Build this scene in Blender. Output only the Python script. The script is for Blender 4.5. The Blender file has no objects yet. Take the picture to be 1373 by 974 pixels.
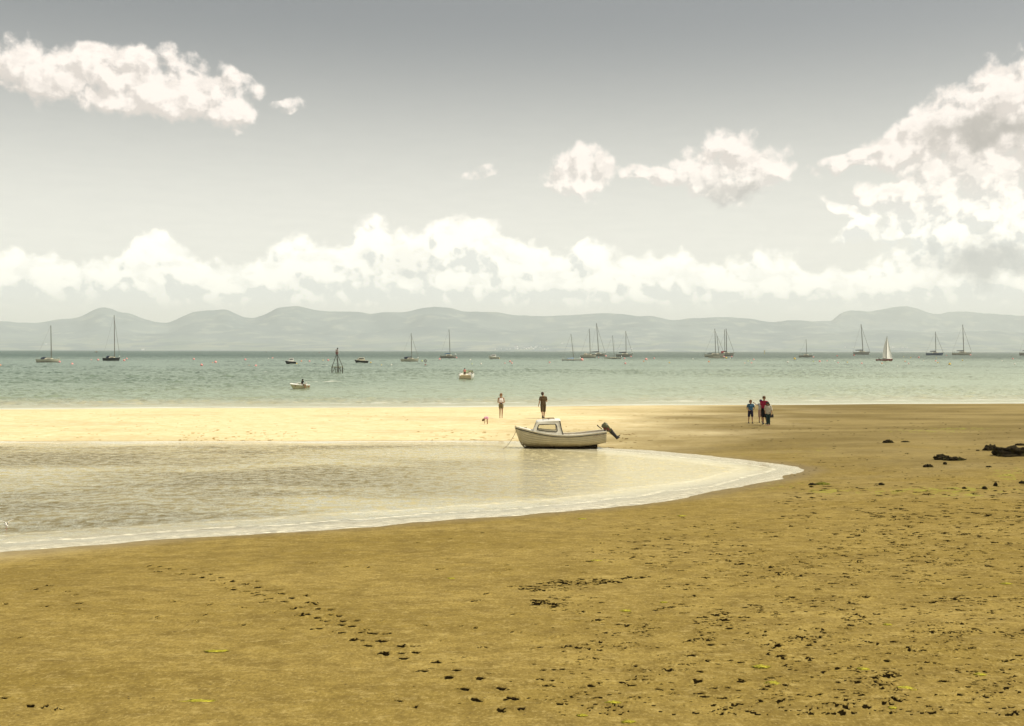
import bpy, bmesh, math, random
import numpy as np
from mathutils import Vector, Matrix
R = math.radians
scene = bpy.context.scene
COL = scene.collection

# ------------------------------------------------------------------ camera
FPX, CX, CY = 1500.0, 686.5, 487.0          # focal length and centre in photograph pixels (1373 wide)
CAM_Z = 4.9
PITCH = math.atan(16.5 / FPX)
ROLL = R(0.11)
cam_data = bpy.data.cameras.new('camera')
cam_data.sensor_width = 36.0
cam_data.lens = 36.0 * FPX / 1373.0
cam_data.clip_start = 0.1
cam_data.clip_end = 200000.0
cam = bpy.data.objects.new('camera', cam_data)
COL.objects.link(cam)
CAM_ROT = Matrix.Rotation(R(90) - PITCH, 4, 'X') @ Matrix.Rotation(ROLL, 4, 'Z')
cam.matrix_world = Matrix.Translation((0, 0, CAM_Z)) @ CAM_ROT
scene.camera = cam
CR = np.array(CAM_ROT.to_3x3())

# ------------------------------------------------------------------ light
SUN_EL, SUN_AZ = R(58), R(97)               # azimuth clockwise from +Y, so the sun stands to the right
sl = bpy.data.lights.new('sun', 'SUN')
sl.energy = 3.9
sl.angle = R(0.53)
sl.color = (1.0, 0.93, 0.77)
sun = bpy.data.objects.new('sun', sl)
COL.objects.link(sun)
sdir = Vector((math.sin(SUN_AZ) * math.cos(SUN_EL), math.cos(SUN_AZ) * math.cos(SUN_EL), math.sin(SUN_EL)))
sun.rotation_euler = sdir.to_track_quat('Z', 'Y').to_euler()
sun.location = (30, 0, 40)
scene.view_settings.view_transform = 'Standard'
scene.view_settings.look = 'None'
scene.view_settings.exposure = 0.16
scene.view_settings.gamma = 1.0
scene.cycles.max_bounces = 5
scene.cycles.volume_bounces = 1
scene.cycles.transparent_max_bounces = 8
scene.cycles.caustics_reflective = False
scene.cycles.caustics_refractive = False


# ------------------------------------------------------------------ node helper
class NB:
    def __init__(s, tree):
        s.t = tree
        s.n = tree.nodes
        s.l = tree.links

    def put(s, sock, v):
        if isinstance(v, bpy.types.NodeSocket):
            s.l.new(v, sock)
        elif v is not None:
            try:
                sock.default_value = v
            except Exception:
                sock.default_value = (v, v, v) if not hasattr(v, '__len__') else tuple(v) + (1,)

    def node(s, typ, **kw):
        n = s.n.new(typ)
        for k, v in kw.items():
            setattr(n, k, v)
        return n

    def m(s, op, a=None, b=None, c=None, clamp=False):
        n = s.node('ShaderNodeMath', operation=op, use_clamp=clamp)
        for i, v in enumerate((a, b, c)):
            if v is not None:
                s.put(n.inputs[i], v)
        return n.outputs[0]

    def v(s, op, a=None, b=None, scale=None):
        n = s.node('ShaderNodeVectorMath', operation=op)
        if a is not None: s.put(n.inputs[0], a)
        if b is not None: s.put(n.inputs[1], b)
        if scale is not None: s.put(n.inputs['Scale'], scale)
        return n.outputs['Value'] if op in ('LENGTH', 'DOT_PRODUCT', 'DISTANCE') else n.outputs['Vector']

    def xyz(s, x=0.0, y=0.0, z=0.0):
        n = s.node('ShaderNodeCombineXYZ')
        for i, v in enumerate((x, y, z)): s.put(n.inputs[i], v)
        return n.outputs[0]

    def sep(s, v):
        n = s.node('ShaderNodeSeparateXYZ')
        s.put(n.inputs[0], v)
        return n.outputs

    def noise(s, vec, scale=5.0, detail=2.0, rough=0.5, dist=0.0, dim='3D', out='Fac', lac=2.0):
        n = s.node('ShaderNodeTexNoise', noise_dimensions=dim)
        s.put(n.inputs['Vector'], vec)
        n.inputs['Scale'].default_value = scale
        n.inputs['Detail'].default_value = detail
        n.inputs['Roughness'].default_value = rough
        n.inputs['Distortion'].default_value = dist
        n.inputs['Lacunarity'].default_value = lac
        return n.outputs[out]

    def voro(s, vec, scale=5.0, feature='F1', out='Distance', detail=0.0, rough=0.5, dim='3D', rnd=1.0, smooth=None):
        n = s.node('ShaderNodeTexVoronoi', feature=feature, voronoi_dimensions=dim)
        s.put(n.inputs['Vector'], vec)
        n.inputs['Scale'].default_value = scale
        n.inputs['Detail'].default_value = detail
        n.inputs['Roughness'].default_value = rough
        n.inputs['Randomness'].default_value = rnd
        if smooth is not None: n.inputs['Smoothness'].default_value = smooth
        return n.outputs[out]

    def ss(s, x, lo, hi, a=0.0, b=1.0):
        n = s.node('ShaderNodeMapRange', interpolation_type='SMOOTHSTEP')
        for i, v in enumerate((x, lo, hi, a, b)): s.put(n.inputs[i], v)
        return n.outputs[0]

    def lin(s, x, lo, hi, a=0.0, b=1.0, clamp=True):
        n = s.node('ShaderNodeMapRange', interpolation_type='LINEAR', clamp=clamp)
        for i, v in enumerate((x, lo, hi, a, b)): s.put(n.inputs[i], v)
        return n.outputs[0]

    def mix(s, f, a, b, blend='MIX'):
        n = s.node('ShaderNodeMix', data_type='RGBA', blend_type=blend)
        s.put(n.inputs[0], f)
        for i, v in ((6, a), (7, b)):
            if isinstance(v, (tuple, list)) and len(v) == 3: v = tuple(v) + (1,)
            s.put(n.inputs[i], v)
        return n.outputs[2]

    def attr(s, name, out='Fac'):
        return s.node('ShaderNodeAttribute', attribute_name=name).outputs[out]

    def curve(s, x, pts):
        n = s.node('ShaderNodeFloatCurve')
        c = n.mapping.curves[0]
        n.mapping.extend = 'HORIZONTAL'
        while len(c.points) < len(pts): c.points.new(0.5, 0.5)
        for p, (px, py) in zip(c.points, pts):
            p.location = (px, py)
            p.handle_type = 'AUTO'
        n.mapping.update()
        s.put(n.inputs['Value'], x)
        return n.outputs[0]

    def bump(s, h, strength=1.0, dist=1.0, normal=None):
        n = s.node('ShaderNodeBump')
        s.put(n.inputs['Height'], h)
        s.put(n.inputs['Strength'], strength)
        s.put(n.inputs['Distance'], dist)
        if normal is not None: s.put(n.inputs['Normal'], normal)
        return n.outputs[0]


def new_mat(name):
    m = bpy.data.materials.new(name)
    m.use_nodes = True
    nt = m.node_tree
    nt.nodes.clear()
    nb = NB(nt)
    nb.out = nt.nodes.new('ShaderNodeOutputMaterial')
    nb.p = nt.nodes.new('ShaderNodeBsdfPrincipled')
    nt.links.new(nb.p.outputs[0], nb.out.inputs['Surface'])
    return m, nb


# ------------------------------------------------------------------ sky and clouds (by direction: azimuth and elevation)
def dirpx(px, py):
    """direction of a photograph pixel as (azimuth, elevation) x 1500"""
    d = CR @ np.array(((px - CX), -(py - CY), -FPX))
    d = d / np.linalg.norm(d)
    return math.atan2(d[0], d[1]) * 1500.0, math.asin(d[2]) * 1500.0


CLOUDS = [  # cx, cy, half width, half height, tilt in degrees (clockwise on the picture), strength
    (120, 108, 140, 34, 6, 1.0), (225, 116, 118, 36, 12, 1.0), (285, 142, 68, 17, 6, 0.9), (25, 102, 80, 22, 4, 0.9),
    (380, 145, 38, 13, 0, 0.18), (325, 112, 40, 18, 25, 0.5), (165, 84, 90, 26, 2, .8), (230, 92, 60, 16, 14, .8),
    (783, 228, 48, 36, 0, 1.0), (765, 248, 32, 18, 0, 0.8), (880, 236, 58, 13, 8, 0.75), 
    (980, 225, 62, 44, 0, 1.0), (1022, 232, 46, 22, 0, 0.8), (960, 246, 44, 28, 0, 1.0), (935, 228, 40, 18, 0, .8),
    (643, 227, 46, 11, -8, 0.12),
    (1150, 214, 66, 13, -10, 0.8), (1215, 195, 60, 30, -28, 1.0), (1290, 165, 70, 50, -18, 1.0), (1370, 150, 80, 62, 0, 1.1),
    (1325, 215, 95, 45, 0, 1.0), (1240, 255, 92, 22, -4, 1.0), (1320, 280, 90, 45, 0, 1.1), (1265, 285, 70, 35, 0, .9),
    (1170, 308, 55, 18, -4, 0.9), (1135, 282, 28, 9, 30, 0.6), (1310, 345, 100, 38, 0, 1.1), (1420, 330, 100, 100, 0, 1.1), (1440, 190, 90, 110, 0, 1.1),
    (1500, 350, 160, 60, 0, 1.0), (1295, 225, 80, 42, 0, 1.1), (1245, 285, 70, 24, 0, 1.0), (1300, 310, 80, 34, 0, 1.1), (1225, 370, 60, 24, 0, .9),
    # clouds over the rest of the sky that the picture does not show
    (1900, 150, 260, 120, 0, 1.0), (-700, 200, 300, 70, 0, 1.0), (-1500, 120, 300, 90, 0, 1.0), (2700, 180, 400, 90, 0, 1.0),
]
BAND = [(-60, 352), (0, 346), (45, 332), (75, 348), (110, 352), (150, 356), (185, 326), (215, 324), (255, 342), (300, 356),
        (345, 352), (365, 342), (400, 326), (425, 330), (455, 326), (490, 304), (530, 306), (560, 318), (590, 300), (615, 293), (650, 300),
        (680, 312), (715, 330), (750, 345), (790, 330), (830, 345), (880, 346), (905, 338), (950, 356), (1030, 343), (1100, 366),
        (1160, 360), (1230, 348), (1330, 340), (1450, 330)]


def build_density_group():
    g = bpy.data.node_groups.new('cloud_density', 'ShaderNodeTree')
    g.interface.new_socket('P', in_out='INPUT', socket_type='NodeSocketVector')
    g.interface.new_socket('Detail', in_out='INPUT', socket_type='NodeSocketFloat')
    g.interface.new_socket('D', in_out='OUTPUT', socket_type='NodeSocketFloat')
    g.interface.new_socket('Env', in_out='OUTPUT', socket_type='NodeSocketFloat')
    nb = NB(g)
    gi = g.nodes.new('NodeGroupInput')
    go = g.nodes.new('NodeGroupOutput')
    P = gi.outputs[0]
    # slow warp of the coordinates breaks up the ellipses
    w1 = nb.noise(P, 1 / 55.0, 2.0, 0.5, out='Color', dim='2D')
    w1 = nb.v('SCALE', nb.v('SUBTRACT', w1, (0.5, 0.5, 0.5)), scale=26.0)
    PW = nb.v('ADD', P, w1)
    env = None
    for cx, cy, a, b, tilt, st in CLOUDS:
        if abs(cx) <= 1500:
            u, v = dirpx(cx, cy)
        else:
            u, v = (cx - 686) , 470 - cy
        mp = nb.node('ShaderNodeMapping', vector_type='TEXTURE')
        if env is None:
            nb.put(mp.inputs['Vector'], PW)
        else:       # a tiny dependence on the blob before keeps the shader evaluating them one after another
            q = nb.node('ShaderNodeVectorMath', operation='MULTIPLY_ADD')
            nb.put(q.inputs[0], env)
            q.inputs[1].default_value = (1e-6, 1e-6, 1e-6)
            nb.put(q.inputs[2], PW)
            nb.put(mp.inputs['Vector'], q.outputs[0])
        mp.inputs['Location'].default_value = (u, v, 0)
        mp.inputs['Rotation'].default_value = (0, 0, -R(tilt))
        mp.inputs['Scale'].default_value = (a * 1.12, b * 1.12, 1e6)
        e = nb.m('MINIMUM', nb.m('MULTIPLY_ADD', nb.v('LENGTH', mp.outputs[0]), -1.5, 1.5 * (0.62 + 0.38 * st) if st < 1 else 1.5), 0.62 * st)
        env = e if env is None else nb.m('SMOOTH_MAX', env, e, 0.12)
    # the long bank of cumulus above the hills
    s = nb.sep(PW)
    pts = []
    for px, py in BAND:
        u, v = dirpx(px, py)
        pts.append(((u + 800) / 1600.0, v / 300.0))
    top = nb.curve(nb.m('MULTIPLY_ADD', s[0], 1 / 1600.0, 0.5), pts)
    top = nb.m('MULTIPLY', top, 300.0)
    eb = nb.m('DIVIDE', nb.m('SUBTRACT', nb.m('ADD', top, 5.0), s[1]), 30.0)
    eb = nb.m('MINIMUM', eb, 1.15)
    base = nb.lin(s[1], 56.0, 84.0, -0.5, 0.15)
    eb = nb.m('ADD', eb, base)
    env = nb.m('SMOOTH_MAX', env, eb, 0.1)
    env = nb.m('MAXIMUM', env, -0.6)
    # billows
    f1 = nb.noise(P, 1 / 42.0, 7.0, 0.56, dim='2D')
    pv = nb.v('ADD', P, nb.v('SCALE', nb.v('SUBTRACT', nb.noise(P, 1 / 14.0, 2.0, 0.6, out='Color', dim='2D'), (0.5, 0.5, 0.5)), scale=13.0))
    b1 = nb.voro(pv, 1 / 27.0, 'F1', detail=1.5, rough=0.5, dim='2D')
    bil = nb.m('SUBTRACT', 0.5, b1)
    t = nb.m('ADD', nb.m('MULTIPLY', nb.m('SUBTRACT', f1, 0.47), 1.45), nb.m('MULTIPLY', bil, 0.42))
    d = nb.m('ADD', env, t)
    nb.put(go.inputs[0], d)
    nb.put(go.inputs[1], env)
    return g


world = bpy.data.worlds.new('World')
scene.world = world
world.use_nodes = True
wt = world.node_tree
wt.nodes.clear()
wb = NB(wt)
wout = wt.nodes.new('ShaderNodeOutputWorld')
bg = wt.nodes.new('ShaderNodeBackground')
bg.inputs['Strength'].default_value = 0.1
wt.links.new(bg.outputs[0], wout.inputs[0])
sky = wb.node('ShaderNodeTexSky', sky_type='NISHITA')
sky.sun_disc = False
sky.sun_elevation = SUN_EL
sky.sun_rotation = SUN_AZ
sky.altitude = 0
sky.air_density = 1.1
sky.dust_density = 3.0
sky.ozone_density = 1.0
tc = wb.node('ShaderNodeTexCoord').outputs['Generated']
sx = wb.sep(tc)
az = wb.m('ARCTAN2', sx[0], sx[1])
el = wb.m('ARCSINE', sx[2])
U = wb.m('MULTIPLY', az, 1500.0)
V = wb.m('MULTIPLY', el, 1500.0)
P0 = wb.xyz(U, V, 0.0)
dg = build_density_group()


def dens(vec):
    n = wb.node('ShaderNodeGroup')
    n.node_tree = dg
    wb.put(n.inputs[0], vec)
    return n.outputs


d0 = dens(P0)
q = wb.node('ShaderNodeVectorMath', operation='MULTIPLY_ADD')
wb.put(q.inputs[0], d0[0])
q.inputs[1].default_value = (1e-6, 1e-6, 1e-6)
wb.put(q.inputs[2], wb.v('ADD', P0, (7.0, 11.0, 0.0)))
dL = dens(q.outputs[0])
# soft translucency near the edge, softer for the thin high clouds
alpha = wb.ss(d0[0], -0.06, 0.46)
alpha = wb.m('MULTIPLY', alpha, wb.ss(V, 45.0, 80.0))
dif = wb.m('SUBTRACT', d0[0], dL[0])
lit = wb.ss(dif, -0.36, 0.18)
soft = wb.noise(wb.v('ADD', wb.v('MULTIPLY', P0, (0.8, 1.25, 1.0)), (31.0, 7.0, 0.0)), 1 / 30.0, 5.0, 0.6, dim='2D')
lit = wb.m('SUBTRACT', wb.m('MULTIPLY', lit, 1.15), wb.m('MULTIPLY', wb.ss(soft, 0.44, 0.66), 0.55), clamp=True)
thick = wb.ss(dL[1], 0.15, 1.0)
lit = wb.m('SUBTRACT', lit, wb.m('MULTIPLY', thick, 0.10), clamp=True)
wn0 = wb.noise(P0, 1 / 30.0, 4.0, 0.55, out='Color', dim='2D')
dark = 0.0
# flat grey undersides of the biggest clouds
for (bx, by, ba, bb, k) in ((1325, 176, 84, 24, .9), (1322, 350, 84, 30, .9), (985, 262, 52, 16, .7), (60, 118, 60, 16, .15), (545, 352, 60, 26, .25), (1225, 232, 30, 10, .2)):
    u, v = dirpx(bx, by)
    mp = wb.node('ShaderNodeMapping', vector_type='TEXTURE')
    wn = wb.v('SCALE', wb.v('SUBTRACT', wn0, (0.5, 0.5, 0.5)), scale=60.0)
    wb.put(mp.inputs['Vector'], wb.v('ADD', P0, wn))
    mp.inputs['Location'].default_value = (u, v, 0)
    mp.inputs['Scale'].default_value = (ba, bb, 1e6)
    r = wb.v('LENGTH', mp.outputs[0])
    dark = wb.m('MAXIMUM', dark, wb.m('MULTIPLY', wb.ss(r, 1.25, 0.2), k))
cloud = wb.mix(lit, (7.0, 6.35, 5.85), (10.3, 9.35, 8.6))
cloud = wb.mix(dark, cloud, (4.2, 3.9, 3.6))
lowg = wb.ss(V, 120.0, 260.0)
cloud_low = wb.mix(lit, (8.3, 8.35, 7.9), (13.2, 12.7, 11.4))
cloud_low = wb.mix(dark, cloud_low, (5.0, 5.0, 4.8))
cloud = wb.mix(lowg, cloud_low, cloud)
# clear sky: Nishita, washed towards grey by the summer haze
hs = wb.node('ShaderNodeHueSaturation')
hs.inputs['Saturation'].default_value = 0.32
wb.put(hs.inputs['Color'], sky.outputs[0])
clear = wb.mix(1.0, hs.outputs[0], (0.68, 0.672, 0.66), 'MULTIPLY')
clear0 = clear
# hazy layer low down with faint horizontal streaks
streak = wb.noise(wb.v('MULTIPLY', P0, (0.25, 1.6, 1.0)), 1 / 14.0, 4.0, 0.6, dim='2D')
veil = wb.m('MULTIPLY', wb.ss(V, 450.0, 90.0), wb.lin(streak, 0.3, 0.7, 0.95, 1.0))
clear = wb.mix(wb.m('MULTIPLY', veil, 0.92), clear, (9.5, 9.3, 8.45))
skyc = wb.mix(alpha, clear, cloud)
wb.put(bg.inputs['Color'], skyc)
bg2 = wt.nodes.new('ShaderNodeBackground')      # sky above and behind; unseen pale clouds added to brighten haze and scene
bg2.inputs['Strength'].default_value = 0.1
up = wb.noise(wb.v('MULTIPLY', tc, (1.0, 1.0, 1.6)), 2.6, 4.0, 0.55)
wb.put(bg2.inputs['Color'], wb.mix(wb.m('MULTIPLY', wb.ss(up, 0.42, 0.62), 0.75), clear0, (9.4, 9.2, 8.5)))
mxs = wt.nodes.new('ShaderNodeMixShader')
f_out = wb.m('MAXIMUM', wb.ss(V, 520.0, 640.0), wb.ss(V, -12.0, -20.0))
f_out = wb.m('MAXIMUM', f_out, wb.ss(wb.m('ABSOLUTE', U), 1700.0, 1900.0))
wb.put(mxs.inputs[0], f_out)
wt.links.new(bg.outputs[0], mxs.inputs[1])
wt.links.new(bg2.outputs[0], mxs.inputs[2])
wt.links.new(mxs.outputs[0], wout.inputs[0])
try:
    world.cycles.sampling_method = 'MANUAL'
    world.cycles.sample_map_resolution = 512
except Exception:
    pass

# ------------------------------------------------------------------ numeric helpers
def _hash(ix, iy, seed):
    h = (ix.astype(np.int64) * 374761393 + iy.astype(np.int64) * 668265263 + seed * 982451653) & 0xFFFFFFFF
    h = ((h ^ (h >> 13)) * 1274126177) & 0xFFFFFFFF
    h = h ^ (h >> 16)
    return (h & 0xFFFFFF).astype(np.float64) / 16777215.0


def vnoise(x, y, seed=0):
    x = np.asarray(x, float); y = np.asarray(y, float)
    ix = np.floor(x); iy = np.floor(y)
    fx = x - ix; fy = y - iy
    fx = fx * fx * (3 - 2 * fx); fy = fy * fy * (3 - 2 * fy)
    a = _hash(ix, iy, seed); b = _hash(ix + 1, iy, seed); c = _hash(ix, iy + 1, seed); d = _hash(ix + 1, iy + 1, seed)
    return (a * (1 - fx) + b * fx) * (1 - fy) + (c * (1 - fx) + d * fx) * fy


def fbm(x, y, octv=4, seed=0):
    s = 0; a = 1.0; t = 0
    for o in range(octv):
        s = s + a * vnoise(x * 2 ** o + 17.3 * o, y * 2 ** o - 9.1 * o, seed + o); t += a; a *= 0.5
    return s / t - 0.5


def sstep(x, a, b):
    t = np.clip((x - a) / (b - a), 0, 1)
    return t * t * (3 - 2 * t)


def ray(px, py):
    d = CR @ np.array(((px - CX), -(py - CY), -FPX))
    return d / d[1]


def at_z(px, py, z=0.0):
    d = ray(px, py)
    t = (z - CAM_Z) / d[2]
    return np.array((d[0] * t, t, z))


# ------------------------------------------------------------------ the shape of the beach
LAG_PX = [(-260, 590.5), (-100, 591), (0, 592), (200, 592), (400, 592), (560, 591.5), (640, 591), (700, 592), (760, 596), (815, 601), (860, 604),
          (900, 607), (960, 613), (1010, 618.5), (1050, 623.5), (1078, 628), (1084, 631), (1066, 637), (1042, 644), (1000, 653),
          (950, 661), (900, 669.5), (850, 676), (800, 682), (700, 690.5), (600, 697.5), (500, 704.5), (400, 711.5), (300, 718),
          (200, 725.5), (100, 733.5), (0, 741.5), (-120, 752), (-300, 770)]
LAG = np.array([at_z(a, b)[:2] for a, b in LAG_PX])
LAG = np.vstack([LAG, [(-60, 22), (-110, 30), (-150, 56)]])
SHORE_PX = [(-300, 548.5), (0, 549.2), (200, 548), (420, 547), (640, 546), (800, 544.6), (900, 543.6), (1040, 543), (1200, 542.2), (1373, 541.2), (1700, 539.5)]
_sh = np.array([at_z(a, b)[:2] for a, b in SHORE_PX])


def y_shore(x):
    y = np.interp(x, _sh[:, 0], _sh[:, 1])
    return y + 1.6 * fbm(x / 9.0, x * 0 + 3.3, 3, 5) + 0.02 * np.clip(np.abs(x) - 60, 0, 400)


def sd_lagoon(x, y):
    """distance to the pool edge, negative inside"""
    best = np.full(x.shape, 1e9); inside = np.zeros(x.shape, bool)
    n = len(LAG)
    for i in range(n):
        ax, ay = LAG[i]; bx, by = LAG[(i + 1) % n]
        ex, ey = bx - ax, by - ay
        t = np.clip(((x - ax) * ex + (y - ay) * ey) / (ex * ex + ey * ey), 0, 1)
        dx = x - ax - t * ex; dy = y - ay - t * ey
        best = np.minimum(best, dx * dx + dy * dy)
        if ey != 0:
            c = ((ay > y) != (by > y)) & (x < ex * (y - ay) / ey + ax)
            inside ^= c
    d = np.sqrt(best)
    return np.where(inside, -d, d)


def ground_fields(x, y):
    sd = sd_lagoon(x, y)
    sdn = sd + (0.9 * fbm(x / 5.0, y / 3.0, 2, 12) + 0.55 * fbm(x / 1.7, y / 1.1, 3, 11)) * np.exp(-np.abs(sd) / 4)
    ds = y_shore(x) - y
    out = 0.42 * (1 - np.exp(-np.clip(sdn, 0, None) / 11.0))
    ins = -0.34 * (1 - np.exp(np.clip(sdn, None, 0) / 5.0))
    h = np.where(sdn > 0, out, ins)
    hs = np.where(ds > 0, 0.42 * (1 - np.exp(-np.clip(ds, 0, None) / 9.0)), np.maximum(0.035 * ds, -3.2))
    h = np.minimum(h, hs)
    land = sstep(h, 0.0, 0.25)
    h = h + land * (0.10 * fbm(x / 9.0, y / 5.0, 4, 21))
    # the sand bars lie in long low swells parallel to the water
    h = h + land * 0.035 * np.sin(y / 2.3 + 2.5 * fbm(x / 14, y / 14, 2, 31)) * sstep(y, 50, 64)
    h = h + 0.018 * np.clip(30 - y, 0, 60) * sstep(sd, 0.0, 8.0) * (y < 30)
    return h, sd, ds


def ground_z(x, y):
    return float(ground_fields(np.array([x]), np.array([y]))[0][0])


def P(px, py):
    """where the ray through a photograph pixel meets the sand"""
    z = 0.3
    for _ in range(12):
        p = at_z(px, py, z)
        z = 0.5 * z + 0.5 * max(ground_z(p[0], p[1]), -0.05)
    return Vector((p[0], p[1], z))


def mesh_from(name, verts, faces, mat, smooth=True, attrs=None):
    me = bpy.data.meshes.new(name)
    verts = np.asarray(verts, np.float32); faces = np.asarray(faces, np.int32)
    k = faces.shape[1]
    me.vertices.add(len(verts)); me.vertices.foreach_set('co', verts.ravel())
    me.loops.add(faces.size); me.loops.foreach_set('vertex_index', faces.ravel())
    me.polygons.add(len(faces))
    me.polygons.foreach_set('loop_start', np.arange(0, faces.size, k, dtype=np.int32))
    me.polygons.foreach_set('loop_total', np.full(len(faces), k, np.int32))
    if smooth: me.polygons.foreach_set('use_smooth', np.ones(len(faces), bool))
    me.update(calc_edges=True)
    for an, av in (attrs or {}).items():
        a = me.attributes.new(an, 'FLOAT', 'POINT')
        a.data.foreach_set('value', np.asarray(av, np.float32).ravel())
    if mat: me.materials.append(mat)
    o = bpy.data.objects.new(name, me)
    COL.objects.link(o)
    return o


def grid_faces(nr, nc):
    i = np.arange((nr - 1) * nc).reshape(nr - 1, nc)[:, :-1].ravel()
    return np.stack([i, i + 1, i + nc + 1, i + nc], 1)


# ------------------------------------------------------------------ footprints, worm casts and dig marks in the sand
rng = np.random.default_rng(7)
MARKS = []      # x, y, rx, ry, rot, depth, dark


def add_mark(px, py, size, dark=1.0, rot=None, asp=0.55, depth=0.03):
    if py > 640: size *= max(0.62, 1.6 - 1.2 * (py - 660) / 250)
    p = at_z(px, py, 0.45 if py > 800 else 0.35)
    MARKS.append((p[0], p[1], size, size * asp, rng.uniform(0, math.pi) if rot is None else rot, depth, dark))


def trail(pts, step=0.23, dark=1.0, side=0.13, wobble=0.05):
    w = [at_z(a, b, 0.42)[:2] for a, b in pts]
    seg = []
    for a, b in zip(w[:-1], w[1:]):
        n = max(1, int(np.hypot(*(b - a)) / 0.05))
        for k in range(n): seg.append(a + (b - a) * k / n)
    acc = 0; last = seg[0]; k = 0
    for q in seg[1:]:
        acc += np.hypot(*(q - last)); d = q - last; last = q
        if acc > step:
            acc = rng.uniform(-0.08, 0.08); k += 1
            n = np.array((-d[1], d[0])) / (np.hypot(*d) + 1e-9)
            q2 = q + n * side * (1 if k % 2 else -1) + rng.normal(0, wobble, 2)
            MARKS.append((q2[0], q2[1], 0.102 * rng.uniform(.8, 1.15), 0.066, math.atan2(d[1], d[0]) + rng.normal(0, .3), 0.03, dark * rng.uniform(1.0, 1.1)))
            MARKS.append((q2[0] + rng.normal(0, .05), q2[1] + rng.normal(0, .05), 0.05, 0.035, 0.3, 0.01, dark))


trail([(195, 748), (262, 762), (345, 793), (375, 803), (415, 820), (450, 846), (480, 862), (515, 881), (548, 897), (585, 913), (612, 926), (645, 946), (690, 974)], side=0.16)
trail([(300, 775), (352, 792), (395, 808), (440, 832), (470, 850), (500, 866), (530, 884), (560, 896)], dark=0.7, side=0.2, wobble=0.14)
trail([(15, 782), (50, 776), (78, 792), (108, 806), (118, 812)], dark=0.8, step=0.8)
trail([(560, 735), (600, 740), (655, 758), (690, 778)], dark=0.45, step=0.9, wobble=0.2)
trail([(610, 825), (650, 802), (690, 790), (720, 780)], dark=0.8, step=0.8, wobble=0.12)
trail([(1130, 885), (1160, 912), (1190, 935), (1230, 974)], dark=0.8, step=0.6, wobble=0.15)
trail([(900, 974), (915, 940), (925, 900), (940, 870), (985, 850), (1010, 830)], dark=0.9, step=0.6, wobble=0.18)
trail([(980, 960), (975, 930), (1000, 900), (1040, 880), (1070, 862)], dark=0.9, step=0.6, wobble=0.15)
for a, b in ((57, 813), (48, 790), (92, 795), (69, 770), (8, 808), (25, 860), (153, 825), (210, 830), (265, 836), (104, 817), (137, 798), (188, 803), (236, 807), (326, 842),
             (380, 849), (276, 826), (281, 812), (325, 817), (371, 823), (429, 843), (444, 855), (510, 838), (567, 845), (590, 868), (650, 878), (535, 959), (40, 961), (75, 966),
             (4, 950), (62, 962), (200, 751), (420, 750), (463, 757), (495, 758), (540, 768), (590, 762), (612, 800), (687, 829), (637, 850), (686, 857), (640, 879), (742, 864),
             (805, 872), (798, 896), (852, 906), (868, 912), (890, 899), (838, 880)):
    add_mark(a, b, 0.13, 0.9, asp=0.4); add_mark(a + rng.normal(0, 7), b + rng.normal(0, 1.5), 0.06, 0.8)
# churned field to the right: footprints, casts and weed
for k in range(9500):
    px = rng.uniform(540, 1750); py = 680 + 300 * rng.uniform(0, 1) ** 0.85
    w = min(1, max(0.03, (px - 640 - 0.35 * (974 - py)) / 330))
    cl = float(fbm(np.array(px / 70.0), np.array(py / 22.0), 3, 77)) + 0.5
    if rng.uniform() > w * (0.12 + 1.9 * max(0, cl - 0.34)) * (1.9 if py > 860 else 2.4): continue
    big = rng.uniform() < 0.22
    add_mark(px, py, rng.uniform(0.07, 0.13) if big else rng.uniform(0.025, 0.07), rng.uniform(0.8, 1.1), rot=rng.normal(0, 0.5), asp=rng.uniform(0.35, 0.75), depth=0.026 if big else 0.010)
# torn patches of weed and silt
for (a0, b0, a1, b1, n, spread) in ((697, 793, 735, 796, 34, 1.6), (730, 786, 775, 787, 40, 1.2), (773, 786, 835, 783, 60, 1.6), (712, 808, 760, 816, 60, 1.8), (835, 779, 870, 777, 22, 0.8),
                                    (725, 800, 800, 798, 28, 4), (828, 845, 880, 850, 24, 1.2), (925, 870, 960, 860, 22, 2), (930, 850, 975, 830, 40, 4), (1000, 815, 1060, 825, 24, 4),
                                    (1130, 840, 1170, 842, 14, 1.2), (1260, 806, 1300, 809, 24, 1.2), (1215, 850, 1300, 858, 40, 3), (1330, 855, 1373, 866, 26, 2), (1180, 920, 1210, 923, 22, 1),
                                    (1050, 865, 1100, 872, 20, 2), (830, 720, 1000, 730, 40, 6), (1180, 700, 1373, 712, 90, 12), (1060, 720, 1373, 760, 160, 18)):
    spread *= 1.9
    for k in range(int(n * 1.5)):
        t = rng.uniform()
        add_mark(a0 + (a1 - a0) * t, b0 + (b1 - b0) * t + rng.normal(0, spread), rng.uniform(0.03, 0.09), rng.uniform(0.7, 1.1), rot=rng.normal(0, 0.4), asp=rng.uniform(0.3, 0.7), depth=0.008)
# further off beyond the pool
for k in range(1100):
    px = rng.uniform(1040, 1700); py = rng.uniform(575, 690)
    add_mark(px, py, rng.uniform(0.05, 0.14), rng.uniform(0.5, 1.0), depth=0.01)
for k in range(3500):
    px = rng.uniform(-60, 1500); py = rng.uniform(550, 592)
    cl = float(fbm(np.array(px / 60.0), np.array(py / 7.0), 3, 99)) + 0.5
    if rng.uniform() > 1.8 * max(0, cl - 0.35): continue
    add_mark(px, py, rng.uniform(0.08, 0.2), rng.uniform(0.5, 0.95), depth=0.015)
for k in range(90):
    add_mark(rng.uniform(240, 400), rng.uniform(573, 585), 0.15, 0.9, depth=0.015)
for k in range(160):
    add_mark(rng.uniform(560, 860), rng.uniform(572, 592), 0.17, 0.9, depth=0.015)

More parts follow.
